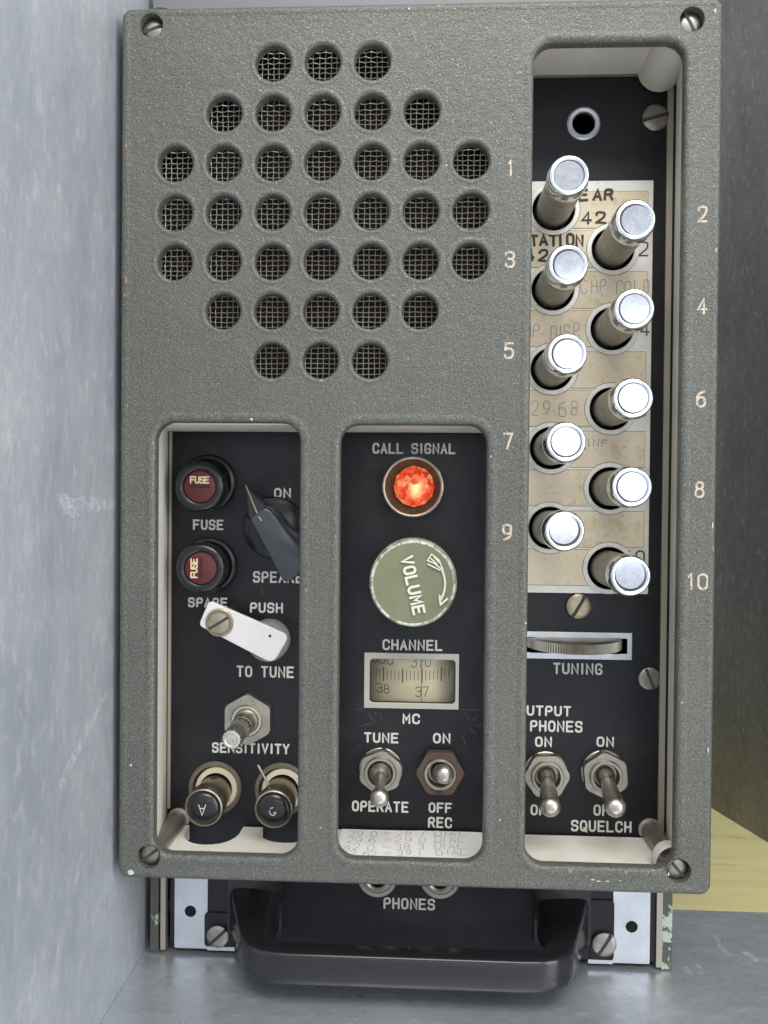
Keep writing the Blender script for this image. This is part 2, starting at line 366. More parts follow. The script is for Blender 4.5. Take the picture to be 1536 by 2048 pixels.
# ------------------------------------------------------------------ stroke lettering
G = {  # each glyph: (polyline, corner radius) on a 4 x 6 grid
 'A': [([(0, 0), (2, 6), (4, 0)], 0), ([(.7, 2), (3.3, 2)], 0)],
 'B': [([(0, 3), (3.8, 3), (4, 0), (0, 0), (0, 6), (3.7, 6), (3.7, 3), (1, 3)], 1.4)],
 'C': [([(4, 4.5), (4, 6), (0, 6), (0, 0), (4, 0), (4, 1.5)], 1.9)],
 'D': [([(0, 0), (0, 6)], 0), ([(0, 6), (4, 6), (4, 0), (0, 0)], 2)],
 'E': [([(4, 6), (0, 6), (0, 0), (4, 0)], 0), ([(0, 3.1), (3.4, 3.1)], 0)],
 'F': [([(4, 6), (0, 6), (0, 0)], 0), ([(0, 3.1), (3.3, 3.1)], 0)],
 'G': [([(4, 4.5), (4, 6), (0, 6), (0, 0), (4, 0), (4, 2.8), (2.3, 2.8)], 1.6)],
 'H': [([(0, 0), (0, 6)], 0), ([(4, 0), (4, 6)], 0), ([(0, 3), (4, 3)], 0)],
 'I': [([(2, 0), (2, 6)], 0)],
 'K': [([(0, 0), (0, 6)], 0), ([(4, 6), (0, 2.4)], 0), ([(1.4, 3.6), (4, 0)], 0)],
 'L': [([(0, 6), (0, 0), (4, 0)], 0)],
 'M': [([(0, 0), (0, 6), (2, 2.2), (4, 6), (4, 0)], 0)],
 'N': [([(0, 0), (0, 6), (4, 0), (4, 6)], 0)],
 'O': [([(2, 6), (0, 6), (0, 0), (4, 0), (4, 6), (2, 6)], 2)],
 'P': [([(0, 0), (0, 6), (4, 6), (4, 2.8), (0, 2.8)], 1.6)],
 'Q': [([(2, 6), (0, 6), (0, 0), (4, 0), (4, 6), (2, 6)], 2), ([(2.4, 1.6), (4.2, -.5)], 0)],
 'R': [([(0, 0), (0, 6), (3.9, 6), (3.9, 2.9), (0, 2.9)], 1.6), ([(2.2, 2.9), (4, 0)], 0)],
 'S': [([(4, 4.8), (4, 6), (0, 6), (0, 3.1), (4, 3.1), (4, 0), (0, 0), (0, 1.2)], 1.45)],
 'T': [([(2, 0), (2, 6)], 0), ([(0, 6), (4, 6)], 0)],
 'U': [([(0, 6), (0, 0), (4, 0), (4, 6)], 2)],
 'V': [([(0, 6), (2, 0), (4, 6)], 0)],
 'W': [([(0, 6), (1, 0), (2, 4), (3, 0), (4, 6)], 0)],
 'Y': [([(0, 6), (2, 2.8), (4, 6)], 0), ([(2, 2.8), (2, 0)], 0)],
 '0': [([(2, 6), (0, 6), (0, 0), (4, 0), (4, 6), (2, 6)], 2)],
 '1': [([(1, 4.7), (2.3, 6), (2.3, 0)], 0)],
 '2': [([(0, 4.6), (0, 6), (4, 6), (4, 3.4), (0, 0)], 1.7), ([(0, 0), (4, 0)], 0)],
 '3': [([(0, 5), (0, 6), (4, 6), (4, 3.2), (1.3, 3.2)], 1.5), ([(1.3, 3.2), (4, 3.2), (4, 0), (0, 0), (0, 1.1)], 1.5)],
 '4': [([(3, 0), (3, 6), (0, 1.7), (4.2, 1.7)], 0)],
 '5': [([(3.8, 6), (.4, 6), (.1, 3.3)], 0), ([(.1, 3.3), (.6, 3.8), (4, 3.8), (4, 0), (0, 0), (0, 1)], 1.7)],
 '6': [([(3.4, 6), (0, 5), (0, 0), (4, 0), (4, 3.7), (0, 3.7), (0, 2)], 1.7)],
 '7': [([(0, 6), (4, 6), (1.5, 0)], 0)],
 '8': [([(2, 6), (.3, 6), (.3, 3.2), (3.7, 3.2), (3.7, 6), (2, 6)], 1.4), ([(2, 3.2), (0, 3.2), (0, 0), (4, 0), (4, 3.2), (2, 3.2)], 1.6)],
 '9': [([(.6, 0), (4, 1), (4, 6), (0, 6), (0, 2.3), (4, 2.3), (4, 4)], 1.7)],
 '.': [([(1.6, .1), (2.0, .1)], 0)], '=': [([(0, 2), (4, 2)], 0), ([(0, 4), (4, 4)], 0)], '-': [([(.6, 3), (3.4, 3)], 0)],
}
def rounded(pts, r):
    pts = [Vector(p) for p in pts]
    closed = (pts[0] - pts[-1]).length < 1e-6
    if r <= 0 or len(pts) < 3: return pts
    out = [pts[0]]
    for a, b, c in zip(pts, pts[1:], pts[2:]):
        l1, l2 = (a - b).length, (c - b).length
        m1 = .5 if (a - pts[0]).length > 1e-6 else 1.0
        m2 = .5 if (c - pts[-1]).length > 1e-6 else 1.0
        rr = min(r, l1 * m1, l2 * m2)
        p, q = b + (a - b).normalized() * rr, b + (c - b).normalized() * rr
        for i in range(6):
            t = i / 5; out.append(p * (1 - t) ** 2 + b * 2 * t * (1 - t) * .92 + (p + q) * .08 * t * (1 - t) + q * t ** 2)
    out.append(pts[-1])
    res = [out[0]]
    for p in out[1:]:
        if (p - res[-1]).length > 1e-4: res.append(p)
    return res
def ribbon(pts, w, caps=True):
    """flat strip of width w along pts -> 2D verts, faces"""
    n = len(pts); vs = []; fs = []
    closed = (pts[0] - pts[-1]).length < 1e-5
    for i, p in enumerate(pts):
        d1 = (p - pts[i - 1]) if i else ((p - pts[-2]) if closed else (pts[1] - p))
        d2 = (pts[i + 1] - p) if i < n - 1 else ((pts[1] - p) if closed else (p - pts[-2]))
        d1 = d1.normalized(); d2 = d2.normalized()
        n1 = Vector((-d1.y, d1.x)); n2 = Vector((-d2.y, d2.x)); m = n1 + n2
        if m.length < .3: m = n1
        m.normalize(); k = min(1 / max(m.dot(n1), .5), 1.7)
        vs += [p + m * w / 2 * k, p - m * w / 2 * k]
    for i in range(n - 1): fs.append((2 * i, 2 * i + 1, 2 * i + 3, 2 * i + 2))
    if caps and not closed:
        for e, s in ((0, -1), (n - 1, 1)):
            d = (pts[1] - pts[0]).normalized() if e == 0 else (pts[-1] - pts[-2]).normalized()
            nn = Vector((-d.y, d.x)); k = len(vs)
            for j in range(1, 6):
                a = math.pi * j / 6; vs.append(pts[e] + nn * math.cos(a) * w / 2 + d * s * math.sin(a) * w / 2)
            f = [2 * e] + list(range(k, k + 5)) + [2 * e + 1]
            fs.append(tuple(f) if s > 0 else tuple(reversed(f)))
    return vs, fs
class TextMesh:
    def __init__(s): s.mb = MB(); s.n = 0
    def strokes(s, polys, w, org, u, v, nrm, th=0.0, lift=.04):
        org, u, v, nrm = Vector(org), Vector(u), Vector(v), Vector(nrm)
        for pts in polys:
            vs, fs = ribbon([Vector(p) for p in pts], w)
            h = lift + (s.n % 9) * .004; s.n += 1
            top = [org + u * p.x + v * p.y + nrm * (h + th + .0006 * q_) for q_, p in enumerate(vs)]
            if th == 0: s.mb.add(top, fs)
            else:
                bot = [org + u * p.x + v * p.y for p in vs]; n = len(top); k = (len(vs) - 0)
                side = []
                from collections import Counter
                edges = {}
                for f in fs:
                    for a, b in zip(f, f[1:] + f[:1]): edges[(a, b)] = 1
                for a, b in edges:
                    if (b, a) not in edges: side.append((b, a, a + n, b + n))
                s.mb.add(top + bot, list(fs) + side)
    def text(s, txt, org, u, v, nrm, W, H, sw, gap=1.7, jit=0.0, th=0.0, lift=.04):
        adv = []; x = 0
        for ch in txt:
            w = {' ': 3.0, '.': 1.4, 'I': 1.6, '1': 2.6}.get(ch, 4); adv.append((ch, x, w)); x += w + gap
        tot = x - gap; sx = (W - sw) / tot; sy = (H - sw) / 6
        for ch, x, w in adv:
            if ch == ' ': continue
            off = {'.': -1.1, 'I': -1.2, '1': -.7}.get(ch, 0)
            jx, jy, sh, js = (random.uniform(-jit, jit) for _ in range(4))
            polys = []
            for pl, r in G[ch]:
                q = [Vector((p[0] + off, p[1])) for p in pl]
                if jit: q = [Vector((p.x + random.uniform(-jit, jit) * .6, p.y + random.uniform(-jit, jit) * .6)) for p in q]
                q = rounded([Vector((p.x, p.y)) for p in q], r)
                polys.append([Vector(((p.x + x + jx + sh * .12 * p.y) * sx + sw / 2, (p.y * (1 + js * .1) + jy) * sy + sw / 2)) for p in q])
            s.strokes(polys, sw, org, u, v, nrm, th, lift)
    def mesh(s, name, m): return s.mb.mesh(name, m)
XU, ZU, TOW = Vector((1, 0, 0)), Vector((0, 0, 1)), Vector((0, -1, 0))
def word(txt, x0, y0, x1, y1, Y, parent, m=None, sw=.60, name='lettering', jit=0.0, gap=2.5, label=None, lift=.04):
    """lettering that fills the given box on the upright plane at depth Y"""
    a, b, c = P(x0, y1, Y), P(x1, y1, Y), P(x0, y0, Y)
    cx = (P(x0, (y0 + y1) / 2, Y) + P(x1, (y0 + y1) / 2, Y)) / 2
    W = (b - a).length; H = (c - a).length
    org = Vector((cx.x - W / 2, Y, cx.z - H / 2))
    t = TextMesh(); t.text(txt, Vector((-W / 2, 0, -H / 2)), XU, ZU, TOW, W, H, sw, gap, jit, 0, lift)
    o = mesh_obj(name, t.mesh(name, m or letter_m), parent, cx)
    if label: o['label'] = label
    return o

# ================================================================== SETTING
YP = 28.0            # depth of the control panel face; the cover face is the plane y = 0
def struct(name, mesh, at=(0, 0, 0), label=None):
    o = mesh_obj(name, mesh, None, at); o['kind'] = 'structure'
    if label: o['label'] = label
    return o
floor = struct('floor', MB().box(-85, 700, -600, 65.5, -1.2, 0).mesh('floor', gal_floor), label='bluish galvanised sheet metal shelf under the receiver')
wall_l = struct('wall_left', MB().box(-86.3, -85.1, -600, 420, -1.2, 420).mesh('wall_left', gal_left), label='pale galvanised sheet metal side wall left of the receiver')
q1, q2 = PZ(1430, 1620, -15.3), PZ(1536, 1685, -15.3); dv = (q1 - q2).normalized(); nv = Vector((dv.y, -dv.x, 0))
A, B = q2 - dv * 260, q1 + dv * 420
vs = [A, B, B + nv * 1.5, A + nv * 1.5]; vs = [(v.x, v.y, -15.3) for v in vs] + [(v.x, v.y, 460) for v in vs]
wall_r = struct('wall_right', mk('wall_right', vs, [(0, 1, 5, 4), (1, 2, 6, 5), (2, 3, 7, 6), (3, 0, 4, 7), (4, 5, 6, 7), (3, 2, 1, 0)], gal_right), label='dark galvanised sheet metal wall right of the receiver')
table = struct('table', MB().box(-90, 900, 30, 900, -34, -15.4).mesh('table', wood), label='yellow wooden board behind the edge of the shelf')

# scuffs and scratches on the sheet metal
def scuff_mat(name, c, th0, th1, scl):
    def f(nt, b):
        v = coord(nt); n = noise(nt, v, scl, 4, .7)
        nt.links.new(ramp(nt, n, [(th0, g(0)), (th1, g(.75))]), b.inputs['Alpha'])
    return mat(name, c, .55, .3, f)
faint_scuff = scuff_mat('faint_scuff', (.85, .86, .90), .42, .85, .5)
scuff = scuff_mat('pale_scuff', (.85, .87, .90), .40, .80, .5)
def PX(px, py, X):
    w = ray(px, py); w *= X / w.x; return Vector((X, w.y - DIST, w.z + ZC))
def wall_streak(pts, w0, w1):
    p3 = [PX(px, py, -85.05) for px, py in pts]; q = [Vector((p.y, p.z)) for p in p3]
    vs = []; fs = []
    n = len(q)
    for i in range(n):
        d = (q[min(i + 1, n - 1)] - q[max(i - 1, 0)]).normalized(); nn = Vector((-d.y, d.x)); w = (w0 + (w1 - w0) * i / (n - 1)) * (.55 + .45 * math.sin(math.pi * (i + .3) / n))
        for s in (-1, 1): vs.append((-85.05, q[i].x + nn.x * w * s / 2, q[i].y + nn.y * w * s / 2))
    fs = [(2 * i, 2 * i + 1, 2 * i + 3, 2 * i + 2) for i in range(n - 1)]
    mesh_obj('scratch_mark', mk('scratch_mark', vs, fs, scuff), wall_l, (0, 0, 0))
wall_streak([(118, 985), (133, 1010), (150, 1018), (170, 1008), (200, 1010), (232, 1008)], 6, 3.5)
wall_streak([(215, 1382), (190, 1430), (165, 1480), (140, 1530), (120, 1575)], 2, 4)
wall_streak([(165, 1700), (158, 1735), (152, 1765)], 2, 3)
def floor_streak(pts, w):
    q = [PZ(px, py, .03) for px, py in pts]; v2 = [Vector((p.x, p.y)) for p in q]
    vs, fs = ribbon(v2, w); mesh_obj('scratch_mark', mk('scratch_mark', [(p.x, p.y, .03) for p in vs], fs, faint_scuff), floor, (0, 0, 0))
floor_streak([(1428, 1868), (1440, 1890), (1456, 1908)], 1.6)
floor_streak([(1374, 1936), (1378, 1946)], 2.4); floor_streak([(1396, 1932), (1403, 1946)], 2.0)
floor_streak([(1490, 1905), (1512, 1920)], 2.0)

# ================================================================== RECEIVER
root = bpy.data.objects.new('radio_receiver', None); sc.collection.objects.link(root)
root.empty_display_size = .02; POS[root.name] = Vector((-3, 28, 0)); root.location = POS[root.name] * S
root['label'] = 'old military radio receiver with grey hammertone front cover, standing on the metal shelf'
root['category'] = 'radio receiver'

# --- case
c = MB(); zb, zt = .4, 298
c.box(-83, -80.4, 27.4, 200, zb, zt, 0); c.box(73.2, 76.2, 27.4, 200, zb, zt, 0)
c.box(-80.4, 73.2, 60, 200, zb, zb + 2); c.box(-80.4, 73.2, 28.7, 200, zt - 2, zt); c.box(-80.4, 73.2, 198, 199.9, zb + 2, zt - 2)
case = mesh_obj('case', c.mesh('case', case_m), root, (0, 0, 0))
case['label'] = 'dark painted sheet metal case with chipped edges'
e = MB(); e.box(-79.7, -78.2, 27.2, 30, 1.2, 290); e.box(-77.9, -77.0, 27.5, 30, 45, 270); e.box(71.55, 73.3, 27.2, 30, 1.0, 290); e.box(-76.4, 71.4, 27.5, 28.1, 267.7, 269.2)
mesh_obj('edge_strip', e.mesh('edge_strip', mat('bright_edge_strip', (.42, .39, .32), .45, .6)), root, (0, 0, 0))
v_ = MB(); v_.box(-80.3, 73.1, 52, 53, 3, 295); v_.box(73.35, 76.1, 27.15, 27.38, 42, 268); v_.box(-78.2, -77.92, 28, 30, 45, 268)  # added black sheet and strips paint the shade of interior and side gaps
topm = MB().box(-83.2, 76.4, 26.6, 27.1, 268.5, 299)
mesh_obj('bare_margin', topm.mesh('bare_margin', mat('grey_top_margin', (.16, .16, .17), .5, .1)), root, (0, 0, 0))
mesh_obj('dark_back_and_gaps', v_.mesh('dark_back_and_gaps', void), root, (0, 0, 0))

# --- geometry of the repeating controls
BTN = [(38.4, 228.3), (56.05, 216.35), (38.4, 204.45), (56.05, 192.6), (38.4, 180.6), (56.05, 168.75), (38.4, 156.9), (56.05, 144.95), (38.3, 132.95), (56.0, 121.05)]
sock = P(1167, 248, YP)
tw0, tw1 = P(1057, 1274, YP), P(1254, 1308, YP)
dw0, dw1 = P(739, 1404, YP), P(911, 1320, YP)
holes = [(lambda o, x=x, z=z: circ(x, z, 6.35, o), .1) for x, z in BTN]
holes += [(lambda o: circ(sock.x, sock.z, 3.2, o), .1), (lambda o: rrect(29.6, tw1.x, tw1.z, tw0.z, .3, o), .1),
          (lambda o: rrect(dw0.x, dw1.x, dw0.z, dw1.z, 1.2, o), .1)]
for jx, jy in ((755, 1754), (880, 1757)):
    pj = P(jx, jy, YP); holes.append((lambda o, p=pj: circ(p.x, p.z, 2.9, o), .1))
panel = mesh_obj('control_panel', plate('control_panel', lambda o: rrect(-77.0, 71.5, 2.2, 267.6, .6, o), holes, YP, 1.6, black, .15), root, (0, 0, 0))
panel['label'] = 'black lacquered control panel with engraved lettering'

# --- bare metal margins below the cover
def poly_plate(name, pts, y0, th, m, parent, at, **k):
    cx, cy, cz = at
    return mesh_obj(name, MB().prism([(x - cx, z - cz) for x, z in pts], y0 - cy, y0 + th - cy).mesh(name, m), parent, at, **k)
lx0, lx1 = P(349, 1830, 27.8).x, P(415, 1830, 27.8).x
rx0, rx1 = P(1226, 1860, 27.8).x, P(1300, 1860, 27.8).x
for x0, x1, hx, hz in ((lx0, lx1, 381, 1822), (rx0, rx1, 1263, 1853)):
    h = P(hx, hz, YP)
    ex = (x1, P(470, 1890, 28).x) if hx < 800 else (P(1176, 1890, 28).x, x0)
    mesh_obj('bare_margin', MB().box(ex[0], ex[1], 27.6, 27.95, 1.3, 2.45).mesh('bare_margin', silver), root, (0, 0, 0))
    mesh_obj('bare_margin', plate('bare_margin', lambda o: rrect(x0, x1, 1.6, 28, .3, o), [(lambda o: circ(h.x, h.z, 1.75, o, 24), .2)], 27.78, .2, silver, .05), root, (0, 0, 0))
    mesh_obj('panel_hole', lathe('panel_hole', [(1.8, .18), (1.7, .05), (1.5, 0.02), (0, .02)], void, 24), root, (h.x, 27.99, h.z))
# black notches behind the fixing screws at the bottom corners
for x0, x1, yt, yb in ((409, 470, 1826, 1893), (1180, 1228, 1860, 1925)):
    a, b = P(x0, yb, 27.7), P(x1, yt, 27.7)
    o = MB().prism(rrect(a.x, b.x, max(a.z, 2.5), b.z + 9 if x0 > 1000 else b.z + 0, 1.2), 27.5, 27.75)
    mesh_obj('panel_corner', o.mesh('panel_corner', black), root, (0, 0, 0))

# --- lettering on the panel
for t, a in (('CALL SIGNAL', (745, 886, 911, 908)), ('CHANNEL', (765, 1279, 885, 1301)), ('MC', (805, 1427, 840, 1448)),
             ('TUNE', (728, 1465, 797, 1486)), ('ON', (866, 1466, 901, 1487)), ('OPERATE', (704, 1602, 817, 1624)),
             ('OFF', (857, 1605, 904, 1626)), ('REC', (856, 1634, 904, 1656)), ('ON', (548, 976, 582, 996)),
             ('FUSE', (386, 1039, 447, 1060)), ('SPEAKER', (506, 1143, 623, 1166)), ('SPARE', (376, 1195, 455, 1215)),
             ('PUSH', (500, 1205, 566, 1226)), ('TO TUNE', (473, 1332, 588, 1355)), ('SENSITIVITY', (424, 1486, 579, 1507)),
             ('TUNING', (1106, 1326, 1205, 1349)), ('OUTPUT', (1035, 1411, 1142, 1432)), ('PHONES', (1060, 1441, 1165, 1464)),
             ('ON', (1070, 1473, 1104, 1494)), ('ON', (1193, 1473, 1228, 1494)), ('OFF', (1061, 1609, 1110, 1631)),
             ('OFF', (1187, 1609, 1236, 1632)), ('SQUELCH', (1142, 1641, 1263, 1664)), ('PHONES', (767, 1796, 870, 1819))):
    word(t, *a, YP, panel)
# hairline scratches round the channel window
t = TextMesh(); o3 = P(800, 1440, YP)
def scr(pts):
    q = [P(x, y, YP) - o3 for x, y in pts]; t.strokes([[Vector((p.x + random.uniform(-.12, .12), p.z + random.uniform(-.12, .12))) for p in q]], .10, (0, 0, 0), XU, ZU, TOW)
for s in ([(712, 1421), (722, 1417), (731, 1411)], [(738, 1425), (744, 1438), (750, 1446)], [(722, 1453), (732, 1448), (744, 1449)],
          [(920, 1418), (940, 1420), (958, 1419)], [(930, 1425), (938, 1437)], [(945, 1440), (958, 1430)], [(950, 1450), (962, 1451)],
          [(925, 1470), (931, 1490)], [(718, 1489), (722, 1494)], [(522, 1172), (526, 1190)], [(748, 1422), (753, 1432)], [(938, 1455), (952, 1470)],
          [(1098, 1480), (1101, 1483)], [(760, 1427), (764, 1440)]): scr(s)
s_ = mesh_obj('hairline_scratch', t.mesh('hairline_scratch', mat('scratched_metal', (.11, .105, .095), .5)), panel, o3); s_['kind'] = 'stuff'

# --- generic slotted screw
def screw(at, r, ang, m, parent, h=1.3, ring=False, name='screw', label=None):
    d = MB().lathe([(r, -.5), (r, h * .55), (r * .96, h * .72), (r * .8, h * .9), (r * .5, h), (0, h)], 32)
    o = mesh_obj(name, d.mesh(name, m, 35), parent, at)
    s = MB().box(-r * .97, r * .97, -h - .03, -h * .4, -r * .13, r * .13)
    lv = 0; p_ = parent
    while p_ is not None: lv += 1; p_ = p_.parent
    s_at = at; sl = mesh_obj('slot', s.mesh('slot', slot_m), o if lv < 2 else parent, s_at, (0, -ang, 0))
    if label: o['label'] = label
    return o
screw(P(1310, 237, YP), 3.9, math.radians(15), screw_m, root, 1.2)
screw(P(1299, 1357, YP), 3.35, math.radians(-68), screw_m, root, .8)
screw(P(1156, 1212, YP), 3.8, math.radians(60), brassy, root, 1.6)
screw(P(437, 1870, 27.5), 3.5, math.radians(42), screw_m, root, 1.6)
screw(P(1207, 1886, 27.5), 3.7, math.radians(58), screw_m, root, 1.6)

# --- socket above the buttons
mesh_obj('socket_ring', lathe('socket_ring', [(3.3, -1.5), (3.3, .3), (3.5, .6), (4.4, .7), (4.9, .4), (5.0, 0)], silver), root, (sock.x, YP, sock.z))

# --- label plate, collars, bars, paper strips
PX0, PX1 = 27.5, 67.75; pz0, pz1 = 113.4, 236.7
lp = mesh_obj('label_plate', plate('label_plate', lambda o: rrect(PX0, PX1, pz0, pz1, .3, o), [(lambda o, x=x, z=z: circ(x, z, 6.35, o), .15) for x, z in BTN], 27.45, .5, plate_m, .1), root, (0, 0, 0))
collar = lathe('collar', [(6.36, -.1), (6.36, .30), (6.5, .40), (7.65, .38), (7.85, 0)], plate_m, 56)
for x, z in BTN: mesh_obj('collar', collar, lp, (x, 27.45, z))
RK = 7.95
def strip_shape(i, full=False):
    x_, z_ = BTN[i]; odd = i % 2 == 0; hh = 5.35 if not full else 5.9
    zc = z_ + (-.25 if odd else .1)
    def lim(x, s):
        e = hh
        for k, (bx, bz) in enumerate(BTN):
            if k == i: continue
            d = RK ** 2 - (x - bx) ** 2
            if d > 0:
                if s > 0 and bz > zc: e = min(e, bz - math.sqrt(d) - zc)
                if s < 0 and bz < zc: e = min(e, zc - bz - math.sqrt(d))
        return e
    pts = []
    if odd: xa, xb = x_ + 2, PX1 - 1.6
    else: xa, xb = PX0 + .4, x_ - 2
    N = 40
    arc = []
    for k in range(15):
        zz = (-1 + 2 * k / 14) * hh
        dd = math.sqrt(max(RK ** 2 - (zc + zz - z_) ** 2, 0)); arc.append(((x_ + dd) if odd else (x_ - dd), zc + zz))
    if odd:
        x0 = arc[-1][0]; x1 = arc[0][0]
        pts = list(arc)                                    # lower to upper along the notch
        pts += [(x, zc + lim(x, 1)) for x in [x0 + (xb - x0) * k / N for k in range(1, N + 1)]]
        pts += [(x, zc - lim(x, -1)) for x in [xb + (x1 - xb) * k / N for k in range(0, N)]]
        pts = pts[::-1]
    else:
        x0 = arc[-1][0]; x1 = arc[0][0]
        pts = list(arc)
        pts += [(x, zc + lim(x, 1)) for x in [x0 + (xa - x0) * k / N for k in range(1, N + 1)]]
        pts += [(x, zc - lim(x, -1)) for x in [xa + (x1 - xa) * k / N for k in range(0, N)]]
    return pts
def flat_poly(name, pts, y, th, m, parent, at):
    n = len(pts); vs = [(x - at[0], y - at[1], z - at[2]) for x, z in pts] + [(x - at[0], y + th - at[1], z - at[2]) for x, z in pts]
    fs = [tuple(t) for t in tessellate_polygon([[Vector((x, z, 0)) for x, z in pts]])]
    fs2 = []
    for a, b, c_ in fs:
        A, B, C = pts[a], pts[b], pts[c_]
        fs2.append((a, b, c_) if (B[0] - A[0]) * (C[1] - A[1]) - (B[1] - A[1]) * (C[0] - A[0]) > 0 else (a, c_, b))
    ar = sum(pts[i][0] * pts[(i + 1) % n][1] - pts[(i + 1) % n][0] * pts[i][1] for i in range(n))
    side = [(i, i + n, (i + 1) % n + n, (i + 1) % n) if ar > 0 else ((i + 1) % n, (i + 1) % n + n, i + n, i) for i in range(n)]
    return mesh_obj(name, mk(name, vs, fs2 + side, m), parent, at)
strip_edge_m = mat('brown_strip_outline', (.30, .21, .12), .6)  # brown outline slightly larger than each paper strip, laid beneath it
for i in range(10):
    shp = strip_shape(i); mx_ = sum(q[0] for q in shp) / len(shp); mz_ = sum(q[1] for q in shp) / len(shp)
    flat_poly('strip_border', [(mx_ + (x - mx_) * 1.012, mz_ + (z - mz_) * 1.035) for x, z in shp], 27.38, .06, strip_edge_m, lp, (BTN[i][0], 27.38, BTN[i][1]))
    p = flat_poly('paper_strip', shp, 27.30, .14, paper, lp, (BTN[i][0] + (12 if i % 2 == 0 else -12), 27.3, BTN[i][1]))
Yt = 27.26
word('CLEAR', 1108, 377, 1228, 402, Yt, lp, ink, .80, 'handwriting', .5)
word('42.0', 1163, 421, 1258, 447, Yt, lp, ink, .72, 'handwriting', .5)
word('STATION', 1038, 468, 1168, 494, Yt, lp, ink, .80, 'handwriting', .5)
word('42.0', 1050, 498, 1135, 523, Yt, lp, ink, .74, 'handwriting', .5)
word('CHP COLO', 1163, 560, 1300, 588, Yt, lp, pencil, .22, 'handwriting', .6)
word('CHP DISP', 1030, 648, 1160, 677, Yt, lp, pencil, .25, 'handwriting', .6)
word('29.68', 1062, 800, 1156, 830, Yt, lp, pencil, .22, 'handwriting', .6)
word('INF', 1176, 878, 1214, 894, Yt, lp, pencil, .3, 'handwriting', .6)
for tx, a in (('2', (1275, 483, 1297, 513)), ('4', (1280, 645, 1299, 672)), ('6', (1272, 806, 1293, 834)), ('8', (1268, 965, 1290, 993)), ('10', (1250, 1100, 1290, 1128))):
    word(tx, *a, 27.45, lp, print_blk, .5, 'printed_number', lift=.02)

# --- push buttons
barrel = lathe('push_button', [(5.2, -14), (5.2, 21.3), (5.35, 21.6)], barrel_metal, 56)
ring_me = lathe('cap_ring', [(5.3, 21.4), (5.66, 21.7), (5.72, 22.2), (5.72, 24.6), (5.3, 26.6), (5.05, 26.9), (4.75, 27.0), (4.35, 26.95), (4.12, 26.6), (4.02, 26.2)], cap_metal, 56, 60)
grv = lathe('cap_groove', [(4.2, 26.45), (3.7, 26.45)], groove_m, 48)
face = lathe('cap_face', [(3.93, 26.1), (3.92, 26.85), (3.8, 26.98), (2.5, 27.0), (0, 27.0)], face_metal, 48)
tilts = [(1.6, -1.0), (2.0, 1.4), (2.2, 1.0), (.6, .5), (1.0, .9), (.0, .2), (-.6, -.4), (-.4, .3), (-2.6, -1.6), (-3.2, -1.2)]
for i, (x, z) in enumerate(BTN):
    b = mesh_obj('push_button', barrel, root, (x, YP, z))
    rx, rz = math.radians(tilts[i][0] * .35), math.radians(tilts[i][1] * .35)
    for nm, me in (('cap_ring', ring_me), ('cap_groove', grv), ('cap_face', face)):
        mesh_obj(nm, me, b, (x, YP, z), (rx, 0, rz) if nm == 'cap_face' else None)
    b['label'] = ['first', 'second', 'third', 'fourth', 'fifth', 'sixth', 'seventh', 'eighth', 'ninth', 'tenth'][i] + ' push button from the top, bright cap on a tarnished barrel'
# finger-marked pins on two barrels are left to the tarnish texture

# --- tuning slot and thumbwheel
a, b = P(1040, 1316, YP), P(1264, 1266, YP)
fr = plate('slot_frame', lambda o: rrect(29, b.x, a.z, b.z, .2, o), [(lambda o: rrect(30.6 - .9, tw1.x, tw1.z, tw0.z, .3, o), .15)], YP - .35, .5, silver, .12)
slot = mesh_obj('tuning_slot', fr, root, (0, 0, 0))
wc = P(1150, 1288, YP); wz = (tw0.z + tw1.z) / 2 + .6
nt_ = 112; vs = []; fs = []
for k, (rr, zz) in enumerate(((12.2, -1.75), (14.35, -1.45), (14.35, 1.45), (12.2, 1.75))):
    for i in range(nt_ * 2):
        a_ = math.pi * i / nt_; r_ = rr - (.50 if (i % 2 and k in (1, 2)) else 0)
        vs.append((r_ * math.cos(a_), r_ * math.sin(a_), zz))
n2 = nt_ * 2
for k in range(3): fs += [(k * n2 + i, k * n2 + (i + 1) % n2, (k + 1) * n2 + (i + 1) % n2, (k + 1) * n2 + i) for i in range(n2)]
fs += [tuple(range(n2 - 1, -1, -1)), tuple(range(3 * n2, 4 * n2))]
mesh_obj('thumbwheel', mk('thumbwheel', vs, fs, nickel), slot, (wc.x, YP + 3.2, wz))

# --- channel dial
a, b = P(728, 1415, YP), P(918, 1308, YP)
dial = mesh_obj('dial_window', plate('dial_window', lambda o: rrect(a.x, b.x, a.z, b.z, .2, o), [(lambda o: rrect(dw0.x, dw1.x, dw0.z, dw1.z, 1.2, o), .2)], YP - .4, .5, mat('dial_frame_metal', (.46, .44, .38), .5, .3), .12), root, (0, 0, 0))
dc = (dw0 + dw1) / 2; hw = (dw1.x - dw0.x) / 2 + 1.5; hh = (dw1.z - dw0.z) / 2 + 1.5; RD = 17.0
def drum(x): return YP + 1.8 + RD - math.sqrt(RD ** 2 - x * x)
vs = []; fs = []; N = 28
for i in range(N + 1):
    x = -hw + 2 * hw * i / N
    for z in (-hh, hh): vs.append((x, drum(x) - YP, z))
fs = [(2 * i, 2 * i + 2, 2 * i + 3, 2 * i + 1) for i in range(N)]
nb = len(vs); vs += [(x, y + .6, z) for x, y, z in vs]; fs += [tuple(reversed([k + nb for k in f])) for f in fs]
mesh_obj('dial_drum', mk('dial_drum', vs, fs, dial_m, 60), dial, (dc.x, YP, dc.z))
t = TextMesh()
def on_drum(px0, py0, px1, py1):
    p0, p1 = P(px0, py0, YP + 2.2), P(px1, py1, YP + 2.2)
    x = ((p0 + p1) / 2).x - dc.x; return p0, p1, x, drum(x) - YP
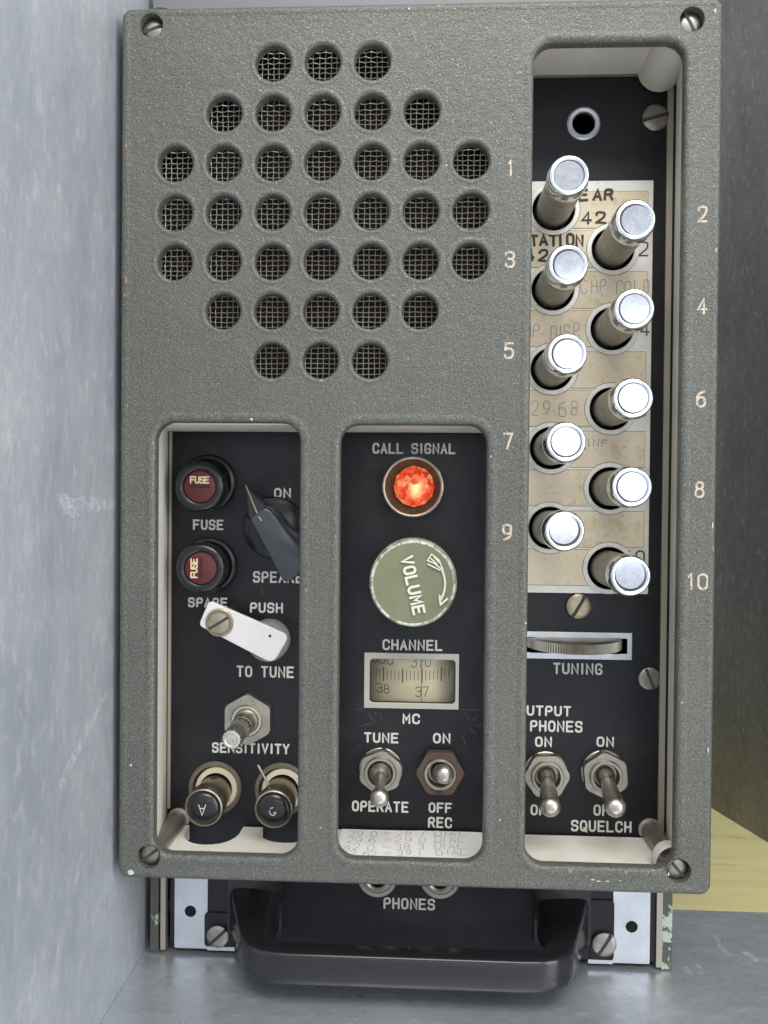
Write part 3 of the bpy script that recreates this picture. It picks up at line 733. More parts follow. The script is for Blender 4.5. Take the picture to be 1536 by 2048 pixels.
for k in range(20):
    px = 751 + 7.75 * k
    if px > 902: break
    major = k in (2, 7, 12, 17)
    p0, p1, x, y = on_drum(px, 1364 if major else 1360, px, 1338 if major else 1342)
    t.strokes([[(0, p0.z - dc.z), (0, p1.z - dc.z)]], .42 if major else .2, (x, y, 0), XU, ZU, TOW, 0, .06)
for tx, x0, y0, x1, y1 in (('360', 740, 1312, 787, 1330), ('370', 822, 1312, 862, 1334), ('38', 752, 1371, 779, 1389), ('37', 831, 1373, 857, 1393)):
    p0, p1, x, y = on_drum(x0, y1, x1, y0)
    t.text(tx, Vector((p0.x - dc.x, y - .12, p0.z - dc.z)), XU, ZU, TOW, p1.x - p0.x, p1.z - p0.z, .28, 1.5, 0, 0, .06)
t.mb.v = [(x, drum(x) - YP - .05 - .004 * (k % 3), z) for k, (x, y, z) in enumerate(t.mb.v)]
mesh_obj('dial_scale', t.mesh('dial_scale', mat('dial_print', (.11, .10, .07), .6)), dial, (dc.x, YP, dc.z))
hx = P(843, 1360, YP + .9).x
mesh_obj('hairline', MB().box(-.08, .08, -.05, .05, -hh + .5, hh - .5).mesh('hairline', slot_m), dial, (hx, YP + 1.1, dc.z))
gl = MB(); vs = []; N = 12       # domed glass
for j in range(N + 1):
    for i in range(N + 1):
        u_, w_ = -1 + 2 * i / N, -1 + 2 * j / N
        vs.append((u_ * (hw - 1.2), .9 - .75 * (1 - u_ ** 2) * (1 - w_ ** 2) ** .8 if abs(w_) < 1 else .9, w_ * (hh - 1.2)))
fs = [(j * (N + 1) + i, j * (N + 1) + i + 1, (j + 1) * (N + 1) + i + 1, (j + 1) * (N + 1) + i) for j in range(N) for i in range(N)]
nb = len(vs); vs2 = vs + [(x, y + .25, z) for x, y, z in vs]; fs2 = fs + [tuple(reversed([k + nb for k in f])) for f in fs]
mesh_obj('glass', mk('glass', vs2, fs2, glass, 60), dial, (dc.x, YP, dc.z))

# --- call signal lamp
cl = P(826, 974, YP - 2)
lamp = mesh_obj('call_lamp', lathe('call_lamp', [(9.1, 0), (9.1, 4.2), (8.95, 5.3), (8.6, 5.6), (8.3, 5.3), (7.8, 3.6), (7.2, 3.0), (6.9, 1.6), (6.5, 1.0), (6.3, .9)], mat('bezel_brass', (.1, .1, .06), .5, .0, metal_build((.085, .085, .050), (.06, .062, .035), (.13, .125, .08), .3, .9, .35, .55, .05)), 64), root, (cl.x, YP, cl.z), label='red-orange call signal lamp, lit, in a brass bezel')
j = MB(); rings = [(6.3, .4, 0), (6.2, 1.4, 0), (5.0, 2.6, .5), (3.2, 3.4, 0), (1.4, 3.8, .5)]
vs = []; n = 12
for r, h, ph in rings:
    for i in range(n): a_ = 2 * math.pi * (i + ph) / n; vs.append((r * math.cos(a_), -h, r * math.sin(a_)))
vs.append((0, -3.95, 0)); fs = []
for k in range(4):
    for i in range(n):
        A_, B_, C_, D2 = k * n + i, k * n + (i + 1) % n, (k + 1) * n + (i + 1) % n, (k + 1) * n + i
        ph0, ph1 = rings[k][2], rings[k + 1][2]
        if ph1 >= ph0: fs += [(A_, B_, D2), (B_, C_, D2)]
        else: fs += [(A_, B_, C_), (A_, C_, D2)]
fs += [(4 * n + i, 4 * n + (i + 1) % n, 5 * n) for i in range(n)]
mesh_obj('bezel_rim', lathe('bezel_rim', [(8.2, 5.2), (8.35, 5.65), (8.7, 5.8), (9.05, 5.6), (9.2, 5.0), (9.2, 3.8)], nickel, 64), lamp, (cl.x, YP, cl.z))
mesh_obj('jewel', mk('jewel', vs, fs, jewel), lamp, (cl.x + .3, YP, cl.z + .2))

# --- volume knob
vk = P(826, 1167, 12); VR = 89 * (DIST + 12) / F
kn = MB(); NK = 200
kn.lathe([(VR * .8, -16), (VR * .97, -15.5), (VR * 1.0, -14), (VR * 1.0, -1.6), (VR * .975, -.5), (VR * .955, -.15)], NK, ab=lambda r, i: r - (.22 if i % 2 else 0))
knob = mesh_obj('volume_knob', kn.mesh('volume_knob', olive_rim, 50), root, (vk.x, 12, vk.z), label='round olive green volume knob with raised word and arrow')
mesh_obj('knob_edge', lathe('knob_edge', [(VR * .962, -.4), (VR * .957, -.12), (VR * .94, .03), (VR * .915, .03), (VR * .90, -.14)], olive_rim, 96), knob, (vk.x, 12, vk.z))
mesh_obj('knob_face', lathe('knob_face', [(VR * .91, -.12), (VR * .6, -.12), (0, -.12)], olive, 96), knob, (vk.x, 12, vk.z))
t = TextMesh()
pa, pb = P(812, 1112, 12), P(838, 1228, 12)      # start and end of the word, read downwards
u = (pb - pa); W = u.length; u = u / W; v = Vector((-u.z, 0, u.x))
mid = (P(826, 1170, 12)) - vk
t.text('VOLUME', mid - u * W / 2 - v * 1.9, u, v, TOW, W, 3.8, .72, 2.2, 0, .42, 0)
arc = [Vector((9.1 * math.cos(math.radians(a_)), 9.1 * math.sin(math.radians(a_)))) for a_ in range(24, -29, -4)]
t.strokes([arc], .62, (0, 0, 0), XU, ZU, TOW, .42, 0)
hx_, hz_ = P(881, 1209, 12).x - vk.x, P(881, 1209, 12).z - vk.z
for dx_, dz_ in ((1.9, 1.7), (-.3, 2.5)): t.strokes([[(hx_, hz_), (hx_ + dx_, hz_ + dz_)]], .6, (0, 0, 0), XU, ZU, TOW, .42, 0)
for pts in ([(886, 1140), (868, 1126), (855, 1121)], [(855, 1121), (863, 1108)], [(863, 1108), (878, 1120), (886, 1140)], [(862, 1117), (874, 1128)], [(868, 1114), (880, 1126)], [(856, 1128), (866, 1133), (880, 1140)]):
    t.strokes([[((P(x, y, 12) - vk).x, (P(x, y, 12) - vk).z) for x, y in pts]], .42, (0, 0, 0), XU, ZU, TOW, .42, 0)
mesh_obj('raised_lettering', t.mesh('raised_lettering', olive_rub), knob, (vk.x, 12 - .05, vk.z))

# --- fuse holders
for (cx_, cy_, fx, fy, ang, lab) in ((398, 973, 418, 966, 0, 'upper black fuse cap with a red disc'), (400, 1137, 420, 1130, math.radians(90), 'lower black fuse cap, its red disc turned on its side')):
    base = P(fx, fy, YP); tip = P(cx_, cy_, 16.5)
    rb = lathe('fuse_holder', [(8.7, 0), (8.7, 1.2), (8.2, 1.9), (7.4, 2.1), (7.2, 1.4), (6.6, 1.2), (6.4, 3)], bakelite, 56)
    fh = mesh_obj('fuse_holder', rb, root, (base.x, YP, base.z), label=lab)
    x_, z_ = (base.x * .25 + tip.x * .75), (base.z * .25 + tip.z * .75)
    cp = lathe('fuse_cap', [(6.9, 1), (7.0, 5), (7.5, 8.2), (7.6, 9.2), (7.45, 10.1), (7.0, 10.9), (6.3, 11.35), (5.5, 11.4), (5.0, 11.1), (4.8, 10.4)], bakelite, 64)
    mesh_obj('fuse_cap', cp, fh, (tip.x, YP, tip.z))
    mesh_obj('fuse_disc', lathe('fuse_disc', [(4.8, 10.1), (4.7, 10.7), (4.5, 10.8), (0, 10.8)], red_m, 48), fh, (tip.x, YP, tip.z))
    mesh_obj('disc_slot', MB().box(-3, 3, -10.86, -10.6, -.62 + .1, .52).mesh('disc_slot', mat('dark_red_slot', (.03, .004, .005), .6)), fh, (tip.x, YP, tip.z), (0, -ang, 0))
    t = TextMesh(); t.text('FUSE', (-2.9, -10.82, .85), XU, ZU, TOW, 5.8, 2.2, .42, 1.3)
    mesh_obj('disc_lettering', t.mesh('disc_lettering', cream_txt), fh, (tip.x, YP, tip.z), (0, -ang, 0))

# --- speaker switch: skirt, pointer and bar
kb = P(549, 1055, YP)
sk = mesh_obj('bar_knob', lathe('bar_knob', [(9.5, 0), (9.5, .8), (9.1, 1.5), (8.2, 1.8), (7.2, 2.2), (0, 2.6)], bakelite, 64), root, (kb.x, YP, kb.z), label='black pointer bar knob of the speaker switch')
def at_(px, py, Y): p = P(px, py, Y) - kb; return (p.x, p.y, p.z)
top = [at_(500.5, 1037, 11), at_(529, 1015, 11), at_(541, 1022, 11), at_(620, 1121, 11), at_(612, 1140, 11.5), at_(578, 1165, 11.5), at_(566, 1162, 11.5)]
bot = [at_(497, 1034, 22), at_(528, 1003, 22), at_(556, 1016, 22), at_(628, 1108, 24), at_(618, 1130, 24), at_(582, 1152, 24), at_(570, 1145, 24)]
n = len(top); fs = [tuple(range(n))[::-1], tuple(range(n, 2 * n))] + [(i, (i + 1) % n, (i + 1) % n + n, i + n) for i in range(n)]
bar = mesh_obj('grip_bar', mk('grip_bar', top + bot, fs, barmat), sk, kb)
m_ = bar.modifiers.new('soft_edges', 'BEVEL'); m_.width = .6 * S; m_.segments = 3
for p in bar.data.polygons: p.use_smooth = True
# pointer nib
vs = [at_(491, 970, 20), at_(500, 1036, 14), at_(529, 1014, 14), at_(491, 970, 23), at_(497, 1040, 23), at_(536, 1006, 23)]
mesh_obj('pointer', mk('pointer', vs, [(0, 1, 2), (5, 4, 3), (0, 3, 4, 1), (1, 4, 5, 2), (2, 5, 3, 0)], barmat), sk, kb)
t = TextMesh()
l0, l1, l2 = Vector(at_(491, 970, 19.6)), Vector(at_(513, 1024, 11.6)), Vector(at_(523, 1042, 10.7))
vs = []
for a_, w_ in ((l0, .14), (l1, .16), (l2, .16)): vs += [a_ + Vector((-w_, -.12, 0)), a_ + Vector((w_, -.12, 0)), a_ + Vector((w_, .5, 0)), a_ + Vector((-w_, .5, 0))]
fs = []
for k in (0, 4): fs += [(k + i, k + (i + 1) % 4, k + 4 + (i + 1) % 4, k + 4 + i) for i in range(4)]
fs += [(3, 2, 1, 0), (8, 9, 10, 11)]
mesh_obj('pointer_line', mk('pointer_line', vs, fs, mat('gilt_line', (.34, .28, .19), .5)), sk, kb)

# --- white link bar over the tune button
bc = P(540, 1278, YP)
tb = mesh_obj('tune_button', lathe('tune_button', [(6.3, 0), (6.3, 4), (5.9, 5), (4.6, 5.2), (4.4, 4.4), (0, 4.4)], mat('grey_button', (.22, .22, .22), .5), 48), root, (bc.x, YP, bc.z))
YB = 17.5
cor = [P(397, 1251, YB), P(418, 1201, YB), P(579, 1271, YB), P(546, 1328, YB)]
cen = sum(cor, Vector()) / 4
def round_poly(c_, r, n=6):
    out = []; m = len(c_)
    for i in range(m):
        a_, b_, d_ = c_[i - 1], c_[i], c_[(i + 1) % m]
        p, q = b_ + (a_ - b_).normalized() * r[i], b_ + (d_ - b_).normalized() * r[i]
        for k in range(n + 1): s = k / n; out.append(p * (1 - s) ** 2 + b_ * 2 * s * (1 - s) + q * s ** 2)
    return out
rp = round_poly(cor, (1.5, 1.5, 2.4, 2.6))
lb = mesh_obj('link_bar', MB().prism([(p.x - cen.x, p.z - cen.z) for p in rp][::-1], 0, 1.6).mesh('link_bar', bar_white), root, (cen.x, YB, cen.z), label='short white metal bar screwed across the tune button')
m_ = lb.modifiers.new('soft_edges', 'BEVEL'); m_.width = .25 * S; m_.segments = 2; m_.limit_method = 'ANGLE'
sp = P(439.5, 1245, YB)
mesh_obj('standoff', lathe('standoff', [(3.2, -10.4), (3.2, -1.7)], nickel, 32), lb, (sp.x, YB, sp.z))
mesh_obj('washer', lathe('washer', [(4.15, 0), (4.15, .5), (3.9, .7), (3.4, .7)], brassy, 40), lb, (sp.x, YB, sp.z))
mesh_obj('screw', lathe('screw', [(3.45, .3), (3.45, 1.3), (3.1, 1.7), (2, 1.9), (0, 1.9)], brassy, 40), lb, (sp.x, YB, sp.z))
mesh_obj('slot', MB().box(-3.3, 3.3, -1.95, -1.2, -.42, .42).mesh('slot', slot_m), lb, (sp.x, YB, sp.z), (0, -math.radians(32), 0))
dp = P(540, 1272, YB); mesh_obj('rivet_dent', lathe('rivet_dent', [(.45, 0), (.4, .08), (0, .08)], slot_m, 14), lb, (dp.x, YB, dp.z))

# --- hex nut maker
def hexnut(r, h, rot, inner):
    mb = MB(); n = 48; ap = r * math.cos(math.pi / 6)
    def hexr(a_):
        q = (a_ - rot) % (math.pi / 3) - math.pi / 6; return ap / math.cos(q)
    vs = []; prof = [(0, 0), (0, h - .3), (1, h)]
    for kind, hh_ in prof:
        for i in range(n):
            a_ = 2 * math.pi * i / n + rot; rr = hexr(a_); rr = min(rr, ap * 1.09) if kind else rr
            vs.append((rr * math.cos(a_), -hh_, rr * math.sin(a_)))
    for hh_ in (h, 0):
        for i in range(n): a_ = 2 * math.pi * i / n + rot; vs.append((inner * math.cos(a_), -hh_, inner * math.sin(a_)))
    fs = []
    for k in range(4): fs += [(k * n + i, k * n + (i + 1) % n, (k + 1) * n + (i + 1) % n, (k + 1) * n + i) for i in range(n)]
    return mk('hex_nut', vs, fs, nickel, 25)

# --- toggle switches
def toggle(cx_, cy_, r_nut, rot, nutm, tipx, tipy, Yt_, r_tip, r_neck, r_base, washer_r, lab, ball=False):
    b = P(cx_, cy_, YP - 3); org = (b.x, YP, b.z)
    bush = lathe('toggle_switch', [(4.9, 0), (4.9, 4.3), (4.65, 4.7), (3.9, 4.7), (3.6, 4.2), (3.45, 2.0), (0, 1.9)], nickel, 48)
    sw = mesh_obj('toggle_switch', bush, root, org, label=lab)
    nm = hexnut(r_nut, 3.0, rot, 4.8); nm.materials.clear(); nm.materials.append(nutm)
    mesh_obj('hex_nut', nm, sw, (b.x, YP - .7, b.z))
    mesh_obj('washer', lathe('washer', [(washer_r, 0), (washer_r, .6), (washer_r - .2, .75), (4.9, .75)], nutm, 48), sw, org)
    tip = P(tipx, tipy, Yt_); piv = Vector((b.x, YP - 2.4, b.z)); d = tip - piv; L = d.length
    prof = []
    if ball: prof = [(r_base * .9, -1), (r_base, .5), (r_base, 1.6), (r_base * .86, 3.0), (r_base * .6, 4.0), (r_neck * 1.15, 4.8), (r_neck, 5.6), (r_neck, L - r_tip * 1.9)]
    else: prof = [(r_base * .95, -1), (r_base, .5), (r_base * .97, 1.6), (r_base * .8, 2.7), (r_neck, 3.6), (r_neck, 4.4)]
    Ls = max(prof[-1][1] + .3, L - r_tip * 1.0)
    if ball: prof += [(r_tip * .62, L - r_tip * 1.35), (r_tip * .9, L - r_tip * .8), (r_tip, L - r_tip * .35)]
    else: prof += [(r_neck + (r_tip - r_neck) * .55, (prof[-1][1] + Ls) / 2), (r_tip * .97, Ls - .2), (r_tip, Ls + .1)]
    e0 = prof[-1][1]
    for k in range(1, 7):
        a_ = math.pi / 2 * k / 6; prof.append((r_tip * math.cos(a_), e0 + r_tip * .9 * math.sin(a_)))
    me = lathe('lever', prof, lever_m, 36, 40)
    o = mesh_obj('lever', me, sw, piv); o.rotation_mode = 'QUATERNION'; o.rotation_quaternion = TOW.rotation_difference(d)
    return sw
lever_m = mat('lever_nickel', (.5, .48, .44), .3, 1, metal_build((.52, .49, .44), (.42, .39, .34), (.30, .26, .20), .3, 1.0, .28, .42, .08))
toggle(761, 1544, 6.9, math.radians(22), nickel, 759, 1598, 8, 2.75, 1.45, 3.5, 6.6, 'tune and operate toggle switch with its lever down', True)
sw2 = toggle(880, 1546, 7.35, 0, rusty, 891, 1549, 9.5, 2.8, 2.5, 3.0, 6.0, 'receiver toggle switch with a rusty brown nut')
kw = P(879, 1584, YP - 4.8); mesh_obj('keyway', MB().box(-.7, .7, -.05, .1, -.55, .5).mesh('keyway', slot_m), sw2, kw)
toggle(1094, 1552, 7.0, math.radians(2), nickel, 1101, 1624, 6, 2.95, 1.95, 2.7, 6.6, 'phones output toggle switch with its lever down')
toggle(1211, 1551, 7.2, math.radians(35), nickel, 1234, 1625, 6, 2.95, 2.0, 2.8, 6.8, 'squelch toggle switch, rightmost in the row')

# --- sensitivity shaft
shaft_m = mat('shaft_nickel', (.6, .57, .5), .3, 1, metal_build((.68, .65, .57), (.58, .55, .47), (.45, .41, .33), .25, 1.0, .26, .42, .08))
ss = P(496, 1438, YP - 1.5)
sh = mesh_obj('sensitivity_shaft', lathe('sensitivity_shaft', [(4.9, 0), (4.9, 3.6), (4.5, 4.1), (3.9, 4.1), (3.6, 3.6), (3.45, 4.0), (3.3, 10), (3.0, 10.6), (2.9, 10.7)], shaft_m, 48), root, (ss.x, YP, ss.z), label='bare splined sensitivity control shaft in a hex nut')
nm = hexnut(8.0, 2.6, math.radians(30), 4.8); mesh_obj('hex_nut', nm, sh, (ss.x, YP, ss.z))
mesh_obj('spline', lathe('spline', [(2.7, 10.4), (2.85, 10.8), (2.85, 22.9), (2.6, 23.5), (1.9, 23.6), (1.7, 23.4), (0, 23.4)], shaft_m, 64, 20, ab=lambda r, i: r - (.22 if i % 4 in (2, 3) and r > 2.2 else 0)), sh, (ss.x, YP, ss.z))

# --- binding posts
for px, py, tx, ty, ch, lab in ((431, 1575, 407, 1616, 'A', 'left binding post with an upside-down letter on its black cap'), (563, 1578, 547, 1619, 'C', 'right binding post with a thin pin beside it')):
    b = P(px, py, YP); tp = P(tx, ty, 12.5)
    bp = mesh_obj('binding_post', lathe('binding_post', [(8.25, 0), (8.25, .9), (7.9, 1.3), (6.9, 1.3), (6.7, .3), (6.5, -.4), (5, -.4)], mat('dull_olive_ring', (.17, .155, .105), .5, .5), 56), root, (b.x, YP, b.z), label=lab)
    ob = P(px + 4, py - 1, YP)
    mesh_obj('insulator', lathe('insulator', [(6.45, 0), (6.45, 1.6), (6.2, 2.0), (5.0, 2.0)], insul, 56), bp, (ob.x, YP, ob.z))
    cx_, cz_ = (tp.x + ob.x) / 2, (tp.z + ob.z) / 2
    post = lathe('post', [(5.0, 0), (5.0, 9.8), (5.15, 10.0), (5.6, 10.3), (5.65, 14.6), (5.45, 15.3), (5.1, 15.5), (4.8, 15.3)], mat('post_nickel', (.36, .33, .26), .32, 1, metal_build((.40, .37, .29), (.32, .29, .22), (.24, .19, .13), .3, .9, .26, .45, .15)), 56)
    o = mesh_obj('post', post, bp, (tp.x * .8 + ob.x * .2, YP, tp.z * .8 + ob.z * .2))
    q = (tp.x, YP, tp.z); o.location = (Vector(q) - Vector((b.x, YP, b.z))) * S
    mesh_obj('post_cap', lathe('post_cap', [(4.85, 15.0), (4.8, 15.7), (4.4, 16.3), (3.2, 16.75), (1.5, 16.95), (0, 17.0)], bakelite, 48, 60), bp, q)
    t = TextMesh()
    if ch == 'A': t.text('A', (-1.15, -17.0, -1.6), XU, ZU, TOW, 2.3, 3.3, .24)
    else: t.strokes([[(-.9, .2), (-.7, -.7), (0, -1.2), (.8, -.8), (.9, -.2), (.3, -.4)], [(-.6, .9), (.1, 1.1)]], .24, (0, -17.0, 0), XU, ZU, TOW)
    mesh_obj('cap_letter', t.mesh('cap_letter', letter_m), bp, q, (0, math.pi if ch == 'A' else 0, 0))
    if ch == 'C':
        a_, c2 = P(516, 1530, 18), P(537, 1569, 17); d = c2 - a_
        o = mesh_obj('thin_pin', lathe('thin_pin', [(0, 0), (.35, 0), (.38, .2), (.38, d.length), (0, d.length)], nickel, 12), bp, a_)
        o.rotation_mode = 'QUATERNION'; o.rotation_quaternion = TOW.rotation_difference(d)
    else:
        o = mesh_obj('wire_hole', MB().box(-1.1, 1.1, -.2, .3, -.28, .28).mesh('wire_hole', slot_m), bp, P(427, 1557, 18) )

# --- phone jacks
for px, py in ((755, 1754), (880, 1757)):
    b = P(px, py, YP)
    jk = mesh_obj('phone_jack', lathe('phone_jack', [(3.0, -3), (3.0, .8), (3.6, 1.2), (4.2, 1.0), (4.3, .5), (4.7, .35), (4.8, .7), (5.9, .6), (6.1, .3), (6.2, 0)], mat('jack_ring', (.40, .38, .32), .4, .8), 56), root, (b.x, YP, b.z))

# --- carrying handle
st = [(-50.2, 28.3, 16.6), (-50.0, 25.5, 15.2), (-49.6, 22, 12.2), (-49.0, 18, 10.2), (-48.2, 14, 8.8), (-47.0, 10.3, 8.0), (-45.2, 7.0, 7.6), (-42.4, 4.7, 7.2), (-39, 3.7, 7.0), (-35, 3.5, 7.0), (-28, 3.5, 7.0), (-16, 3.5, 7.0)]
full = st + [(-3.4, 3.5, 7.0)] + [(-6.0 - x - .8, y, w) for x, y, w in st[::-1]]
vs = []; fs = []; K = 20
for i, (x, y, w) in enumerate(full):
    a_ = full[max(i - 1, 0)]; b_ = full[min(i + 1, len(full) - 1)]
    tg = Vector((b_[0] - a_[0], b_[1] - a_[1])).normalized()
    if i in (0, len(full) - 1): tg = Vector((0, -1 if i == 0 else 1))
    nn = Vector((-tg.y, tg.x)); zt_ = 16.4 + 6.5 * max((y - 8) / 20, 0) ** 2.2; zb_ = 7.2
    for k in range(K):
        th_ = 2 * math.pi * (k + .5) / K; cc, s_2 = math.cos(th_), math.sin(th_); ex = .30
        u_ = math.copysign(abs(cc) ** ex, cc) * w / 2; z_ = (zt_ + zb_) / 2 + math.copysign(abs(s_2) ** ex, s_2) * (zt_ - zb_) / 2
        vs.append((x + nn.x * u_, y + nn.y * u_, z_))
for i in range(len(full) - 1): fs += [(i * K + k, i * K + (k + 1) % K, (i + 1) * K + (k + 1) % K, (i + 1) * K + k) for k in range(K)]
fs += [tuple(range(K))[::-1], tuple(range((len(full) - 1) * K, len(full) * K))]
hd = mesh_obj('carrying_handle', mk('carrying_handle', vs, fs, handle_m, 50), root, (0, 0, 0), label='black enamelled carrying handle with worn rusty spots')
for hx_ in (-50.1, 43.3): mesh_obj('handle_foot', MB().box(-8.4, 8.4, -2.0, -.05, -9, 8.4, .6).mesh('handle_foot', handle_m), hd, (hx_, YP, 16.5))

# ================================================================== FRONT COVER
X0, X1, Z0, Z1 = -83.1, 78.0, ZC - 104.8, ZC + 133.4
gx0, gz0 = P(352, 329, 0).x, P(548, 130, 0).z
rowsel = {0: (2, 3, 4), 1: (1, 2, 3, 4, 5), 2: range(7), 3: range(7), 4: range(7), 5: (1, 2, 3, 4, 5), 6: (2, 3, 4)}
HO = [((gx0 + 13.33 * c_) * 1.005, ZC + (gz0 - 13.3 * r_ - ZC) * 1.005) for r_ in rowsel for c_ in rowsel[r_]]
WIN = [(-73.15, -33.35, ZC - 98.0, ZC + 20.95, 5.1), (-22.4, 17.2, ZC - 97.9, ZC + 20.55, 5.1), (28.55, 68.35, ZC - 98.0, ZC + 122.2, 5.3)]
SCW = [(302, 50, 20), (1385, 38, -62), (296, 1715, 38), (1358, 1743, -50)]
SP = [P(s[0], s[1], 0) for s in SCW]
def dense(pts, step=1.0):
    out = []
    for a, b in zip(pts, pts[1:] + pts[:1]):
        d = math.hypot(b[0] - a[0], b[1] - a[1]); n = 1 if d < 4 else 160
        out += [(a[0] + (b[0] - a[0]) * k / n, a[1] + (b[1] - a[1]) * k / n) for k in range(n)]
    return out
def clear_of_screws(pts):       # the window lips give way to the screw holes
    out = []
    for x, z in pts:
        for p in SP:
            d = math.hypot(x - p.x, z - p.z)
            if d < 3.65: x, z = p.x + (x - p.x) / d * 3.65, p.z + (z - p.z) / d * 3.65
        out.append((x, z))
    return out
HLIP = [(1.7, 0), (1.5, -.03), (1.2, -.09), (.9, -.11), (.6, -.05), (.35, .10), (.15, .33), (.04, .55), (0, .8)]
WLIP = [(2.7, 0), (2.3, -.08), (1.8, -.17), (1.2, -.17), (.7, -.03), (.35, .22), (.1, .55), (0, 1.0)]
OLIP = [(2.5, 0), (2.2, -.05), (1.7, -.10), (1.1, -.07), (.6, .10), (.3, .35), (.08, .7), (0, 1.1)]
ch_ = [(lambda o, w=w: clear_of_screws(rrect(w[0], w[1], w[2], w[3], w[4], o, 14)), WLIP) for w in WIN]
ch_ += [(lambda o, h=h: circ(h[0], h[1], 4.75, o, 40), HLIP) for h in HO]
ch_ += [(lambda o, p=P(s[0], s[1], 0): circ(p.x, p.z, 3.22, o, 32), .22) for s in SCW]
cover = mesh_obj('front_cover', plate('front_cover', lambda o: clear_of_screws(dense(rrect(X0, X1, Z0, Z1, 2.8, o))), ch_, 0, 3.1, [hammer, offwhite], OLIP, back_mat=1), root, (0, 0, 0), label='grey hammertone cast front cover with round speaker holes and three windows')
LZ = ZC - 100.5      # ledge height
def wallbox(x0, x1, z0, z1, inner, xf=None):
    """box wall; xf = x of the inner face at its front edge (the casting is drafted)"""
    mb = MB().box(x0, x1, 3.0, 27.0, z0, z1)
    if xf is not None:
        side = x1 if inner[0] > 0 else x0
        mb.v = [(xf, y, z) if (abs(x - side) < 1e-6 and y < 5) else (x, y, z) for x, y, z in mb.v]
    me = mb.mesh('side_wall', [hammer, offwhite])
    for p in me.polygons:
        if p.normal.dot(Vector(inner)) > .9: p.material_index = 1
    me.update(); return mesh_obj('side_wall', me, cover, (0, 0, 0))
wallbox(X0 + .3, -78.2, Z0 + .1, Z1 - .1, (1, 0, 0), -73.5)
wallbox(73.95, X1 - .1, Z0 + .1, Z1 - .1, (-1, 0, 0), 68.7)
wallbox(X0 + 4.1, X1 - 2.9, ZC + 127.3, Z1 - .15, (0, 0, -1))
# lower wall with scalloped notches behind the binding posts
def notch(px0, px1, pyb):
    a_, b_, c2 = PZ(px0, 1652, LZ).x, PZ(px1, 1652, LZ).x, PZ((px0 + px1) / 2, pyb, LZ).y
    return a_, b_, c2
edge = [(X0 + 4.1, 27.0)]
for a_, b_, yy in (notch(378, 488, 1690), notch(527, 640, 1686)):
    for k in range(15):
        th_ = math.pi * k / 14; edge.append(((a_ + b_) / 2 - math.cos(th_) * (b_ - a_) / 2, 27.0 - math.sin(th_) ** .6 * (27 - yy)))
edge += [(X1 - 2.9, 27.0)]
poly = [(X0 + 4.1, 3.0), (X1 - 2.9, 3.0)] + edge[::-1]
n = len(poly); vs = [(x, y, LZ) for x, y in poly] + [(x, y, Z0 + .12) for x, y in poly]
tris = [tuple(t_) for t_ in tessellate_polygon([[Vector((x, y, 0)) for x, y in poly]])]
fs = []; fm = []
for a_, b_, c2 in tris:
    A_, B_, C_ = poly[a_], poly[b_], poly[c2]
    if (B_[0] - A_[0]) * (C_[1] - A_[1]) - (B_[1] - A_[1]) * (C_[0] - A_[0]) < 0: b_, c2 = c2, b_
    fs += [(a_, b_, c2), (a_ + n, c2 + n, b_ + n)]; fm += [1, 0]
for i in range(n): fs.append((i, i + n, (i + 1) % n + n, (i + 1) % n)); fm.append(1)
mesh_obj('side_wall', mk('side_wall', vs, fs, [hammer, offwhite], None, fm), cover, (0, 0, 0))
# speaker housing floor and side inside the cover
mesh_obj('speaker_housing', MB().box(X0 + 4.1, 24.6, 3.0, 26.4, ZC + 20.6, ZC + 23.4).box(22.4, 24.7, 3.0, 26.4, ZC + 23.4, ZC + 127.3).mesh('speaker_housing', offwhite), cover, (0, 0, 0))
# cast bosses behind the four corner screws
for px, py, r_, m_, h0 in ((302, 49, 6, offwhite, 3.6), (1385, 40, 6.3, offwhite, 3.6)):
    p = P(px, py, 0); pc = Vector((p.x - (1.0 if px > 800 else -1.0), 27.2, p.z + .8))
    mesh_obj('screw_boss', lathe('screw_boss', [(0, 0), (r_, 0), (r_, 23.6)], m_, 40), cover, pc)
for px, py in ((297, 1716), (1357, 1742)):
    p = P(px, py, 0)
    mesh_obj('screw_pillar', lathe('screw_pillar', [(3.5, 0), (3.5, .5), (3.0, .7), (2.65, .8), (2.65, 24.2)], mat('pillar_metal', (.33, .31, .28), .45, .8), 36), cover, (p.x, YP, p.z))
    if px > 800: mesh_obj('screw_boss', lathe('screw_boss', [(4.4, 18.5), (4.6, 19.2), (4.9, 24.3)], offwhite, 30), cover, (p.x, YP, p.z))
for px, py, an in SCW:
    p = P(px, py, 0)
    sb = mesh_obj('cover_screw', lathe('cover_screw', [(3.1, -1.2), (3.1, -.2), (2.9, .15), (2.2, .5), (1.2, .65), (0, .7)], screw_m, 36), cover, (p.x, 2.4, p.z), (0, -math.radians(an), 0))
    # slot cut shown as a dark sunk bar belonging to the screw mesh
    me = sb.data; k = len(me.vertices)
    mb = MB(); mb.v = [tuple(v.co / S) for v in me.vertices]; mb.f = [tuple(p_.vertices) for p_ in me.polygons]; nf = len(mb.f)
    mb.box(-2.95, 2.95, -.74, -.1, -.40, .40)
    sb.data = mk('cover_screw', mb.v, mb.f, [screw_m, slot_m], 35, [0] * nf + [1] * (len(mb.f) - nf))
    mesh_obj('screw_backing', lathe('screw_backing', [(3.35, 0), (0, 0)], void, 24), cover, (p.x, 2.95, p.z))
